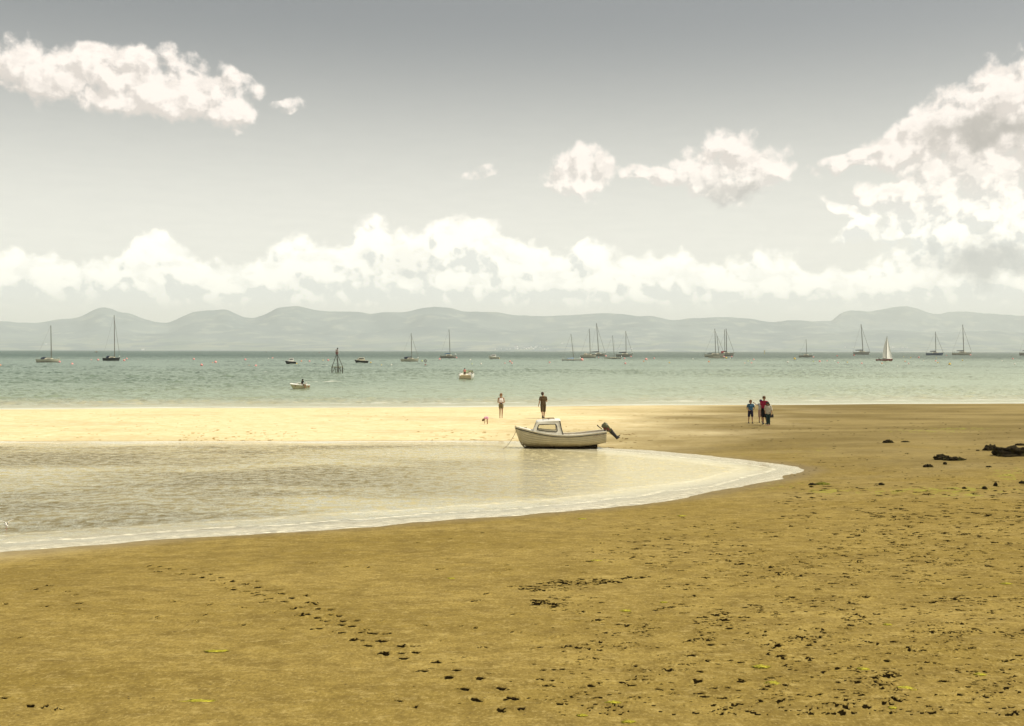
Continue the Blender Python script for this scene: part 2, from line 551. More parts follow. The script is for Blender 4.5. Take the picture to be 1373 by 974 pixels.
# ------------------------------------------------------------------ beach sheet
vv = np.concatenate([np.arange(640.0, 500.0, -2.0), np.arange(500.0, 66.0, -0.42)])
yy = 4.5 * 1500.0 / vv
yy = np.concatenate([[-400, -150, -50, -15, -3, 3, 7], yy, [108, 116, 130, 160, 220, 400, 1000, 3000, 9000, 26000]])
s_in = np.linspace(-0.52, 0.52, 1560)
s_out = 0.52 * 1.12 ** np.arange(1, 42)
ss_ = np.concatenate([-s_out[::-1], s_in, s_out])
Yg, Sg = np.meshgrid(yy, ss_, indexing='ij')
Xg = Sg * np.clip(Yg, 10.5, None)
Hg, SDg, DSg = ground_fields(Xg.ravel(), Yg.ravel())
Hg = Hg.reshape(Xg.shape); SDg = SDg.reshape(Xg.shape); DSg = DSg.reshape(Xg.shape)
near = sstep(Yg, 70, 20) * sstep(Hg, 0.02, 0.12)
Hg += near * (0.012 * fbm(Xg / 0.5, Yg / 0.35, 4, 41) + 0.02 * fbm(Xg / 1.8, Yg / 0.9, 3, 43))
mud = np.zeros_like(Hg)
c0 = len(s_out)
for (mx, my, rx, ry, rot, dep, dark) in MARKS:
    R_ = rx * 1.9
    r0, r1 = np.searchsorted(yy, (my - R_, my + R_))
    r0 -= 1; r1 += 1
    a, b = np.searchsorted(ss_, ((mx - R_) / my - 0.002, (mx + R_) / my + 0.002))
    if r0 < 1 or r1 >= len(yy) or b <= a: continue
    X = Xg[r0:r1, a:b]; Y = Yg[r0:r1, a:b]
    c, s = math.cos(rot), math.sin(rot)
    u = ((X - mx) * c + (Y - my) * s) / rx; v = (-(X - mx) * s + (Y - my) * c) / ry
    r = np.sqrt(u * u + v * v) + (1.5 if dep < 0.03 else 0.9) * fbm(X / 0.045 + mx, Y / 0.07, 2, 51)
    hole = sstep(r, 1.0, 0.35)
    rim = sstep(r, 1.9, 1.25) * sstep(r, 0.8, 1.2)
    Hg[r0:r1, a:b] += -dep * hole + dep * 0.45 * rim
    mud[r0:r1, a:b] = np.maximum(mud[r0:r1, a:b], np.clip(dark, 0, 1.1) * sstep(r, 1.1, 0.6))  # each mark is coloured darker inside
# pale sand on the bar to the left, browner sand elsewhere
bar = sstep(Yg, 50, 58) * sstep(Hg, -0.03, 0.03)
xs = Xg / Yg * 1500 + 686.5 + 330 * fbm(Xg / 6.0, Yg / 4.0, 5, 61)
pxr = 900 - 3.4 * np.clip(88 - Yg, 0, 60) + 0
dry = bar * sstep(xs, pxr + 230, pxr - 190)
dry *= 1 - 0.16 * sstep(fbm(Xg / 6.0, Yg / 2.2, 3, 63), 0.02, 0.25)
dry = np.maximum(dry, 0.55 * sstep(xs, 330, -120) * sstep(SDg, 2.5, 0.0) * (Yg < 40))
wet = np.maximum(sstep(SDg, 1.3, 0.0) * sstep(Yg, 55, 48), sstep(DSg, 3.0, 0.0) * 0.6)
wet = np.maximum(wet, sstep(SDg, 0.25, 0.0) * 0.3)
# thin films of green weed
pyr = 470 + 4.55 * 1500 / np.clip(Yg, 1, None)
xr = Xg / Yg * 1500 + 686.5
alg = np.zeros_like(Hg)
an = fbm(Xg / 0.22, Yg / 0.22, 3, 71)
for (px, py, a, b, k) in ((1230, 649, 160, 5.5, .9), (1110, 648, 30, 4, 1.2), (1240, 577, 75, 3, .8), (1070, 599, 70, 4, .35), (1355, 630, 30, 9, .9), (1290, 655, 50, 5, .7), (860, 607, 120, 2, .5), (1040, 640, 40, 8, .5),
                      (1290, 573, 60, 2, .8)):
    e = np.exp(-((xr - px) / a) ** 2 - ((pyr - py) / b) ** 2)
    alg = np.maximum(alg, sstep(an + 0.42 * e * k, 0.30, 0.46) * sstep(e, 0.1, 0.4) * 0.6)
dist_m = Yg


def mat_sand():
    m, nb = new_mat('beach_sand')
    co = nb.node('ShaderNodeTexCoord').outputs['Object']
    pale_sand_, mark_tone_, wet_, alg_ = (nb.attr(k) for k in ('dry', 'mud', 'wet', 'algae'))
    big = nb.noise(nb.v('MULTIPLY', co, (0.6, 1.4, 1)), 0.22, 5.0, 0.6)
    mid = nb.noise(nb.v('MULTIPLY', co, (0.7, 1.6, 1)), 1.6, 5.0, 0.62)
    fine = nb.noise(co, 26.0, 4.0, 0.7)
    grit = nb.noise(co, 120.0, 2.0, 0.6)
    rough = nb.noise(nb.v('MULTIPLY', co, (0.8, 1.0, 1)), 1.7, 9.0, 0.8)
    pale = nb.noise(nb.v('MULTIPLY', co, (0.8, 1.2, 1)), 4.5, 6.0, 0.78)
    brown_sand = nb.mix(nb.lin(big, 0.35, 0.65), (0.245, 0.174, 0.040), (0.345, 0.252, 0.072))
    brown_sand = nb.mix(nb.lin(rough, 0.36, 0.60), (0.165, 0.114, 0.028), brown_sand)
    brown_sand = nb.mix(nb.m('MULTIPLY', nb.lin(pale, 0.52, 0.66), 0.55), brown_sand, (0.45, 0.345, 0.125))
    brown_sand = nb.mix(nb.m('MULTIPLY', nb.lin(fine, 0.5, 0.75), 0.4), brown_sand, (0.14, 0.10, 0.035))
    pale_col = nb.mix(nb.lin(rough, 0.38, 0.62), (0.62, 0.49, 0.255), (0.74, 0.64, 0.40))
    grain = nb.noise(nb.v('MULTIPLY', co, (1.0, 0.6, 1)), 22.0, 3.0, 0.8)
    brown_sand = nb.mix(nb.m('MULTIPLY', nb.ss(grain, 0.50, 0.36), 0.5), brown_sand, (0.12, 0.083, 0.022))
    brown_sand = nb.mix(nb.m('MULTIPLY', nb.ss(grain, 0.56, 0.68), 0.4), brown_sand, (0.50, 0.39, 0.15))
    yy = nb.sep(co)[1]
    flat = nb.ss(nb.m('ADD', yy, nb.m('MULTIPLY', nb.m('SUBTRACT', big, 0.5), 60.0)), 30.0, 62.0)
    brown_sand = nb.mix(nb.m('MULTIPLY', flat, 0.65), brown_sand, nb.mix(nb.ss(nb.noise(nb.v('MULTIPLY', co, (0.35, 1.0, 1)), 0.16, 5.0, 0.65), 0.4, 0.62), (0.135, 0.103, 0.045), (0.28, 0.22, 0.10)))
    c = nb.mix(pale_sand_, brown_sand, pale_col)
    c = nb.mix(nb.m('MULTIPLY', wet_, 0.45), c, (0.15, 0.108, 0.05))
    # specks of weed and shell
    sp = nb.voro(nb.v('ADD', co, nb.v('SCALE', nb.noise(co, 30.0, 2.0, out='Color'), scale=0.03)), 7.0, 'F1')
    sel = nb.noise(co, 0.9, 3.0, 0.6)
    speck = nb.m('MULTIPLY', nb.ss(sp, 0.16, 0.08), nb.ss(sel, 0.5, 0.62))
    c = nb.mix(nb.m('MULTIPLY', speck, nb.m('SUBTRACT', 0.75, nb.m('MULTIPLY', pale_sand_, 0.6))), c, (0.05, 0.036, 0.018))
    ac = nb.mix(fine, (0.16, 0.19, 0.02), (0.42, 0.42, 0.05))
    c = nb.mix(nb.m('MULTIPLY', alg_, 0.75), c, ac)
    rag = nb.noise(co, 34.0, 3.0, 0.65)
    mm = nb.ss(nb.m('ADD', mark_tone_, nb.m('MULTIPLY', nb.m('SUBTRACT', rag, 0.5), 0.9)), 0.3, 0.6)
    mm = nb.m('MULTIPLY', mm, nb.m('MINIMUM', nb.m('MULTIPLY', mark_tone_, 1.6), 1.0))
    mark_col = nb.mix(pale_sand_, (0.013, 0.009, 0.003), (0.34, 0.21, 0.07))
    c = nb.mix(mm, c, mark_col)
    nb.put(nb.p.inputs['Base Color'], c)
    nb.put(nb.p.inputs['Roughness'], nb.m('SUBTRACT', 0.95, nb.m('MULTIPLY', wet_, 0.25)))
    nb.put(nb.p.inputs['Specular IOR Level'], nb.m('MULTIPLY', nb.m('MULTIPLY_ADD', wet_, 0.2, 0.05), nb.m('SUBTRACT', 1.0, mm)))
    # ripple marks and grain
    rp = nb.noise(nb.v('MULTIPLY', co, (0.9, 9.0, 1)), 1.0, 2.0, 0.5, dist=0.6)
    hgt = nb.m('ADD', nb.m('MULTIPLY', rp, 0.032), nb.m('MULTIPLY', fine, 0.009))
    hgt = nb.m('ADD', hgt, nb.m('MULTIPLY', grit, 0.002))
    nb.put(nb.p.inputs['Normal'], nb.bump(hgt, 0.8, 1.0))
    return m


V3 = np.stack([Xg, Yg, Hg], -1).reshape(-1, 3)
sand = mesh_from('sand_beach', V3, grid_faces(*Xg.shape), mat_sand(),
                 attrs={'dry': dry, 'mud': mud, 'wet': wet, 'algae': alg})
sand['kind'] = 'structure'


# ------------------------------------------------------------------ pool left by the tide
def mat_pool():
    m, nb = new_mat('pool_water')
    nb.n.remove(nb.p)
    co = nb.node('ShaderNodeTexCoord').outputs['Object']
    sd_ = nb.attr('inshore')               # metres from the edge
    calm = nb.ss(nb.m('ADD', sd_, nb.m('MULTIPLY', nb.m('SUBTRACT', nb.noise(nb.v('MULTIPLY', co, (0.35, 1, 1)), 0.5, 3.0), 0.5), 3.0)), 0.3, 3.6)
    gust = nb.ss(nb.noise(nb.v('MULTIPLY', co, (0.07, 0.16, 1)), 1.0, 4.0, 0.6), 0.34, 0.58)
    s = nb.sep(co)
    lee = nb.ss(s[0], 6.0, -9.0)          # breeze reaches the open left part
    amp = nb.m('MULTIPLY', calm, nb.m('MULTIPLY_ADD', nb.m('MULTIPLY', gust, lee), 0.75, 0.25))
    amp = nb.m('MULTIPLY', amp, nb.m('MULTIPLY_ADD', lee, 0.45, 0.55))
    w1 = nb.noise(nb.v('MULTIPLY', co, (1.0, 1.0, 1)), 1.5, 4.0, 0.65, dist=0.4)
    w2 = nb.noise(nb.v('MULTIPLY', co, (1.0, 1.5, 1)), 7.0, 3.0, 0.6)
    h = nb.m('ADD', nb.m('MULTIPLY', w1, 0.26), nb.m('MULTIPLY', w2, 0.03))
    h = nb.m('MULTIPLY', h, nb.m('ADD', amp, 0.03))
    w5 = nb.noise(nb.v('MULTIPLY', co, (0.9, 0.8, 1)), 2.6, 4.0, 0.75)
    nrm = nb.bump(h, 1.0, 1.0)
    fr = nb.node('ShaderNodeFresnel')
    fr.inputs['IOR'].default_value = 1.33
    nb.put(fr.inputs['Normal'], nrm)
    gl = nb.node('ShaderNodeBsdfGlossy')
    gl.inputs['Roughness'].default_value = 0.06
    gl.inputs['Color'].default_value = (1.0, 0.98, 0.86, 1)
    nb.put(gl.inputs['Normal'], nrm)
    tr = nb.node('ShaderNodeBsdfTransparent')
    tr.inputs['Color'].default_value = (0.93, 0.9, 0.8, 1)
    di = nb.node('ShaderNodeBsdfDiffuse')
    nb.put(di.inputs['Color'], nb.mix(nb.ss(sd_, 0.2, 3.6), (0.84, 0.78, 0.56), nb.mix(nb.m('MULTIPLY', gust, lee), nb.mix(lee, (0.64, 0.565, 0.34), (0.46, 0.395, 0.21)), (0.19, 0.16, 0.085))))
    body = nb.node('ShaderNodeMixShader')
    nb.put(body.inputs[0], nb.m('MULTIPLY', nb.ss(sd_, 0.0, 2.5), 0.85))
    nb.l.new(tr.outputs[0], body.inputs[1]); nb.l.new(di.outputs[0], body.inputs[2])
    mx = nb.node('ShaderNodeMixShader')
    slope = nb.lin(w5, 0.40, 0.60, 0.0, 2.0)
    slope = nb.m('MULTIPLY_ADD', nb.m('SUBTRACT', slope, 1.0), calm, 1.0)
    nb.put(mx.inputs[0], nb.m('MINIMUM', nb.m('MULTIPLY', nb.m('MULTIPLY', fr.outputs[0], 1.3), slope), nb.lin(lee, 0.0, 1.0, 0.42, 0.9)))
    nb.l.new(body.outputs[0], mx.inputs[1]); nb.l.new(gl.outputs[0], mx.inputs[2])
    # foam and scum lines along the edge; rim glare painted as pale colour
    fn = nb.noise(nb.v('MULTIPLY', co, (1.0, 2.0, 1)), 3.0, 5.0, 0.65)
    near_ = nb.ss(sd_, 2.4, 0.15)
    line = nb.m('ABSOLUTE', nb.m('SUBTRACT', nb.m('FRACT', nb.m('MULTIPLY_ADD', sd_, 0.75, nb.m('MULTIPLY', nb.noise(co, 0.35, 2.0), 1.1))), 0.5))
    froth_glare = nb.m('MULTIPLY', nb.ss(line, 0.16, 0.02), nb.ss(fn, 0.42, 0.6))
    froth_glare = nb.m('MAXIMUM', nb.m('MULTIPLY', froth_glare, nb.ss(sd_, 4.5, 0.5)), nb.m('MULTIPLY', nb.ss(sd_, 1.3, 0.3), nb.m('MULTIPLY_ADD', nb.ss(fn, 0.36, 0.66), 0.55, 0.18)))
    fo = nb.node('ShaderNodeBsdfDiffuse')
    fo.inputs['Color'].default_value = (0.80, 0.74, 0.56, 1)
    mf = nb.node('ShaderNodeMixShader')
    nb.put(mf.inputs[0], nb.m('MULTIPLY', froth_glare, 0.8))
    nb.l.new(mx.outputs[0], mf.inputs[1]); nb.l.new(fo.outputs[0], mf.inputs[2])
    nb.l.new(mf.outputs[0], nb.out.inputs['Surface'])
    return m


vv2 = np.arange(285.0, 108.0, -1.0)
y2 = np.concatenate([[20, 22, 24], 4.9 * 1500 / vv2])
y2 = y2[(y2 > 19) & (y2 < 70)]
x2 = np.concatenate([np.arange(-155, -34, 3.0), np.arange(-34, 21, 0.25)])
Y2, X2 = np.meshgrid(y2, x2, indexing='ij')
sd2 = sd_lagoon(X2.ravel(), Y2.ravel())
keep = sd2 < 1.5
F2 = grid_faces(*X2.shape)
F2 = F2[keep[F2].all(1)]
used = np.unique(F2); remap = np.full(X2.size, -1); remap[used] = np.arange(len(used))
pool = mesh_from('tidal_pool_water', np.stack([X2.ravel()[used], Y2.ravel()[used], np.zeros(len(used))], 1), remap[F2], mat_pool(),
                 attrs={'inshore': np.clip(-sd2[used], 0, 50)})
pool['kind'] = 'structure'


# ------------------------------------------------------------------ the sea
def mat_sea():
    m, nb = new_mat('sea_water')
    nb.n.remove(nb.p)
    co = nb.node('ShaderNodeTexCoord').outputs['Object']
    off = nb.attr('offshore')
    s = nb.sep(co)
    inv = nb.m('DIVIDE', 7350.0, nb.m('MAXIMUM', s[1], 1.0))       # fades with distance from the beach
    side = nb.m('DIVIDE', s[0], nb.m('MAXIMUM', s[1], 1.0))
    w = nb.noise(nb.v('MULTIPLY', co, (0.02, 0.05, 1)), 1.0, 4.0, 0.6)
    w3 = nb.m('MULTIPLY', nb.m('SUBTRACT', w, 0.5), 10.0)
    k = nb.m('ADD', inv, w3)
    sunward = nb.ss(side, -0.5, 0.45)                                  # lighter to the right: sun brightness on the water put into the colour
    deep = nb.mix(sunward, (0.06, 0.10, 0.075), (0.16, 0.19, 0.13))
    mid = nb.mix(sunward, (0.12, 0.165, 0.11), (0.30, 0.33, 0.22))
    shallow = nb.mix(sunward, (0.21, 0.25, 0.16), (0.40, 0.41, 0.27))
    sandy = (0.44, 0.40, 0.26)
    c = nb.mix(nb.ss(k, 8.0, 13.0), nb.mix(sunward, (0.022, 0.052, 0.045), (0.06, 0.078, 0.062)), deep)
    c = nb.mix(nb.ss(k, 12.0, 40.0), c, mid)
    c = nb.mix(nb.ss(k, 38.0, 62.0), c, shallow)
    c = nb.mix(nb.ss(off, 26.0, 3.0), c, sandy)
    # waves
    near_ = nb.m('DIVIDE', 1.0, nb.m('ADD', 1.0, nb.m('DIVIDE', s[1], 900.0)))
    w1 = nb.noise(nb.v('MULTIPLY', co, (0.45, 1.0, 1)), 0.55, 3.0, 0.6, dist=0.3)
    w2 = nb.noise(nb.v('MULTIPLY', co, (0.7, 1.0, 1)), 2.2, 3.0, 0.6)
    w4 = nb.noise(nb.v('MULTIPLY', co, (0.5, 1.0, 1)), 0.09, 4.0, 0.65)
    h = nb.m('ADD', nb.m('MULTIPLY', w1, 0.5), nb.m('MULTIPLY', w2, 0.14))
    h = nb.m('ADD', h, nb.m('MULTIPLY', w4, 1.6))
    nrm = nb.bump(h, 0.35, 1.0)
    fr = nb.node('ShaderNodeFresnel')
    fr.inputs['IOR'].default_value = 1.33
    nb.put(fr.inputs['Normal'], nrm)
    gl = nb.node('ShaderNodeBsdfGlossy')
    gl.inputs['Roughness'].default_value = 0.18
    gl.inputs['Color'].default_value = (0.86, 0.95, 0.86, 1)
    nb.put(gl.inputs['Normal'], nrm)
    di = nb.node('ShaderNodeBsdfDiffuse')
    nb.put(di.inputs['Color'], c)
    mx = nb.node('ShaderNodeMixShader')
    nb.put(mx.inputs[0], nb.m('MINIMUM', nb.m('MULTIPLY', fr.outputs[0], 1.0), nb.lin(k, 8.0, 14.0, 0.25, 0.5)))
    nb.l.new(di.outputs[0], mx.inputs[1]); nb.l.new(gl.outputs[0], mx.inputs[2])
    # broken white water: the lapping edge; glitter further out painted as pale streaks
    fn = nb.noise(nb.v('MULTIPLY', co, (0.16, 1.0, 1)), 0.9, 4.0, 0.6)
    edge = nb.m('MULTIPLY', nb.ss(off, 3.4, 0.2), nb.ss(fn, 0.36, 0.56))
    lap = nb.m('MULTIPLY', nb.ss(nb.m('ABSOLUTE', nb.m('SUBTRACT', off, nb.m('MULTIPLY_ADD', fn, 9.0, 3.0))), 0.8, 0.1), nb.ss(nb.noise(nb.v('MULTIPLY', co, (0.05, 0.3, 1)), 1.0, 2.0), 0.5, 0.6))
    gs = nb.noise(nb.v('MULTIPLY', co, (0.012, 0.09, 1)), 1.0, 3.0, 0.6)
    glitter_paint = nb.m('MULTIPLY', nb.ss(gs, 0.66, 0.76), nb.ss(nb.noise(nb.v('MULTIPLY', co, (0.3, 1, 1)), 0.4, 3.0, 0.7), 0.5, 0.7))
    glitter_paint = nb.m('MULTIPLY', glitter_paint, 0.55)
    fm = nb.m('MAXIMUM', nb.m('MAXIMUM', nb.m('MULTIPLY', edge, 0.55), nb.m('MULTIPLY', lap, 0.35)), glitter_paint)
    fo = nb.node('ShaderNodeBsdfDiffuse')
    fo.inputs['Color'].default_value = (0.8, 0.8, 0.7, 1)
    mf = nb.node('ShaderNodeMixShader')
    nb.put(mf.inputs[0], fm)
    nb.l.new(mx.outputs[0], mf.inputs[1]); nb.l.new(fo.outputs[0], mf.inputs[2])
    nb.l.new(mf.outputs[0], nb.out.inputs['Surface'])
    return m


yo = [-1.2]
while yo[-1] < 12500: yo.append(yo[-1] + 0.34 * (1 + max(yo[-1], 0) / 96.0) ** 1.32)
yo = np.array(yo)
sx_ = np.concatenate([-(0.55 * 1.25 ** np.arange(1, 16))[::-1], np.linspace(-0.55, 0.55, 1100), 0.55 * 1.25 ** np.arange(1, 16)])
O3, S3 = np.meshgrid(yo, sx_, indexing='ij')
X3 = S3 * (96 + np.clip(O3, 0, None))
Y3 = y_shore(X3) * 1.0 + O3
wa = sstep(O3, 0.5, 14.0)
Z3 = 0.34 * fbm(X3 / 2.0, Y3 / 1.9, 3, 81) + 0.2 * fbm(X3 / 0.7, Y3 / 0.9, 2, 83) + 0.22 * fbm(X3 / 9.0, Y3 / 5.0, 2, 85) * sstep(O3, 10, 60)
gustf = 0.55 + 1.1 * sstep(fbm(X3 / 60.0, Y3 / 45.0, 3, 87), -0.2, 0.25)
Z3 = Z3 * wa * gustf * (1 + np.clip(O3 / 900.0, 0, 1.2))
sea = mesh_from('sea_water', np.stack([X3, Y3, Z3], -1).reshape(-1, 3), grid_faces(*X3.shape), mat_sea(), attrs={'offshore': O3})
sea['kind'] = 'structure'

# ------------------------------------------------------------------ hills across the bay
H_MAIN = [(-600, 440), (-300, 425), (-120, 434), (0, 430.5), (25, 433), (48, 433.5), (70, 430), (88, 427), (97, 428), (112, 423), (125, 416), (137, 412), (150, 414), (160, 419), (172, 420), (190, 427), (210, 432.5),
          (225, 433), (240, 427), (258, 418.5), (280, 416.5), (303, 415), (315, 420), (328, 426), (342, 426.5), (358, 421), (372, 413), (400, 410.5), (420, 415.5), (440, 418), (460, 418), (480, 418), (497, 421),
          (515, 418.5), (535, 419), (548, 418), (565, 413), (585, 411.5), (605, 413), (622, 418), (650, 418.5), (668, 418.5), (685, 422), (700, 423.5), (740, 424), (765, 423), (790, 421), (815, 420), (835, 421.5),
          (855, 424), (875, 424), (890, 428), (905, 430), (925, 427), (955, 426), (975, 425.5), (1000, 427), (1020, 430), (1037, 433), (1055, 430), (1080, 430), (1100, 432.5), (1130, 440), (1200, 446), (1300, 452), (1400, 455), (1900, 462)]
H_BACK = [(900, 468), (1030, 450), (1060, 440), (1090, 431), (1115, 430), (1127, 420), (1140, 416), (1165, 418), (1185, 414.5), (1205, 411), (1218, 411), (1235, 416), (1250, 421), (1260, 421.5), (1272, 418), (1300, 418.5),
          (1330, 421), (1373, 423.5), (1500, 430), (1700, 425), (2100, 440)]
H_FRONT = [(-600, 455), (-100, 452), (0, 447), (60, 450), (130, 456), (200, 452), (260, 445), (330, 440), (400, 447), (460, 450), (540, 440), (590, 436), (640, 441), (700, 446), (760, 442), (820, 446), (900, 450), (960, 447),
           (1040, 452), (1100, 447), (1180, 442), (1260, 446), (1330, 444), (1400, 448), (1900, 455)]
H_LOW = [(-600, 461), (0, 458), (120, 463), (240, 458), (330, 460), (480, 463), (560, 458), (700, 460), (800, 463), (900, 459), (1000, 462), (1150, 464), (1373, 462), (1900, 464)]


def mat_hill():
    m, nb = new_mat('hill_moor')
    co = nb.node('ShaderNodeTexCoord').outputs['Object']
    n1 = nb.noise(co, 0.0011, 6.0, 0.62)
    n2 = nb.noise(nb.v('MULTIPLY', co, (1, 1.0, 3.0)), 0.0035, 4.0, 0.6)
    c = nb.mix(nb.lin(n1, 0.35, 0.65), (0.10, 0.135, 0.15), (0.18, 0.215, 0.215))  # pale bluish tones: part of the distance haze is put into the colour
    c = nb.mix(nb.ss(n2, 0.52, 0.66), c, (0.25, 0.275, 0.25))
    f = nb.voro(co, 0.004, 'F1', out='Color')
    z = nb.sep(co)[2]
    fld = nb.m('MULTIPLY', nb.ss(z, 220.0, 60.0), nb.ss(nb.sep(f)[0], 0.45, 0.6))
    c = nb.mix(nb.m('MULTIPLY', fld, 0.5), c, nb.mix(nb.sep(f)[1], (0.18, 0.23, 0.17), (0.36, 0.36, 0.27)))
    nb.put(nb.p.inputs['Base Color'], c)
    nb.p.inputs['Roughness'].default_value = 1.0
    nb.p.inputs['Specular IOR Level'].default_value = 0.0
    return m


HILLM = mat_hill()


def hill_range(name, prof, d_front, d_crest, d_back, seed, rough=0.42):
    px = np.linspace(prof[0][0], prof[-1][0], 620)
    crest = np.interp(px, [p[0] for p in prof], [p[1] for p in prof])
    ker = np.array([1, 2, 1]) / 4.0
    crest = np.convolve(np.pad(crest, 1, 'edge'), ker, 'valid')
    crest = crest + 1.3 * fbm(px / 11.0, px * 0, 4, seed)
    dirs = np.array([ray(a, b) for a, b in zip(px, crest)])
    t = np.concatenate([np.linspace(0, 1, 46), np.linspace(1.08, 1.6, 6)])
    rows = []
    for k in t:
        d = d_front + (d_crest - d_front) * k if k <= 1 else d_crest + (d_back - d_crest) * (k - 1) / 0.6
        hc = CAM_Z + dirs[:, 2] * d_crest
        x = dirs[:, 0] / 1.0 * d
        n = fbm(x / 900.0, np.full_like(x, d / 700.0), 5, seed + 3)
        rid = 1 - 2 * np.abs(fbm(x / 1500.0, np.full_like(x, d / 1900.0), 4, seed + 9))
        if k <= 1:
            f = k ** 1.25
            g = 4 * k * (1 - k)
            h = hc * f * (1 + g * (rough * 2.2 * n + rough * (rid - 0.75)))
            h = np.minimum(h, hc * d / d_crest * (0.995 if k < 1 else 1.0))
        else:
            h = hc * (1 - 0.55 * (k - 1) / 0.6) * (1 - 0.05 * (k > 1))
        rows.append(np.stack([x, np.full_like(x, d), np.maximum(h, 0) if k > 0 else h * 0 - 3.0], 1))
    o = mesh_from(name, np.concatenate(rows), grid_faces(len(t), len(px)), HILLM)
    o['kind'] = 'structure'
    return o


hill_range('hills', H_BACK, 15800, 17800, 19500, 5)
hill_range('hills', H_MAIN, 11800, 15000, 15700, 15)
hill_range('hills', H_FRONT, 11000, 13200, 14200, 25, 0.5)
hill_range('hills', H_LOW, 10300, 11400, 12400, 35, 0.3)

# ------------------------------------------------------------------ summer haze
def haze_box():
    x0, x1, y0, y1, z0, z1 = -26000, 26000, -3000, 27000, -4.5, 745
    v = [(x, y, z) for z in (z0, z1) for x, y in ((x0, y0), (x1, y0), (x1, y1), (x0, y1))]
    f = [(0, 3, 2, 1), (4, 5, 6, 7), (0, 1, 5, 4), (1, 2, 6, 5), (2, 3, 7, 6), (3, 0, 4, 7)]
    m = bpy.data.materials.new('summer_haze')
    m.use_nodes = True
    nt = m.node_tree
    nt.nodes.clear()
    o = nt.nodes.new('ShaderNodeOutputMaterial')
    pv = nt.nodes.new('ShaderNodeVolumePrincipled')
    pv.inputs['Color'].default_value = (0.96, 1.0, 0.985, 1)
    pv.inputs['Density'].default_value = 0.00007
    pv.inputs['Anisotropy'].default_value = 0.0
    nt.links.new(pv.outputs[0], o.inputs['Volume'])
    ob = mesh_from('haze', v, f, m, smooth=False)
    ob['kind'] = 'stuff'
    return ob


haze = haze_box()

# ================================================================== things
def simple_mat(name, col, rough=0.5, spec=0.4, var=0.0, scale=3.0, metallic=0.0, dirt=None):
    m, nb = new_mat(name)
    c = tuple(col)
    if var or dirt:
        co = nb.node('ShaderNodeTexCoord').outputs['Object']
        n = nb.noise(co, scale, 4.0, 0.6)
        lo = tuple(max(0, x * (1 - var)) for x in c); hi = tuple(min(1, x * (1 + var)) for x in c)
        cc = nb.mix(nb.lin(n, 0.3, 0.7), lo, hi)
        if dirt:
            n2 = nb.noise(co, scale * 2.7, 5.0, 0.65)
            cc = nb.mix(nb.m('MULTIPLY', nb.ss(n2, 0.52, 0.72), 0.6), cc, dirt)
        nb.put(nb.p.inputs['Base Color'], cc)
    else:
        nb.p.inputs['Base Color'].default_value = c + (1,)
    nb.p.inputs['Roughness'].default_value = rough
    nb.p.inputs['Specular IOR Level'].default_value = spec
    nb.p.inputs['Metallic'].default_value = metallic
    return m


_mc = {}


def M(name, *a, **k):
    if name not in _mc: _mc[name] = simple_mat(name, *a, **k)
    return _mc[name]


def glass_mat():
    m, nb = new_mat('clear_acrylic')
    tr = nb.node('ShaderNodeBsdfTransparent'); tr.inputs['Color'].default_value = (0.86, 0.86, 0.82, 1)
    gl = nb.node('ShaderNodeBsdfGlossy'); gl.inputs['Roughness'].default_value = 0.08
    fr = nb.node('ShaderNodeFresnel'); fr.inputs['IOR'].default_value = 1.45
    mx = nb.node('ShaderNodeMixShader')
    nb.put(mx.inputs[0], nb.m('MULTIPLY', fr.outputs[0], 0.9))
    nb.l.new(tr.outputs[0], mx.inputs[1]); nb.l.new(gl.outputs[0], mx.inputs[2])
    nb.n.remove(nb.p)
    nb.l.new(mx.outputs[0], nb.out.inputs['Surface'])
    return m


GLASS = glass_mat()


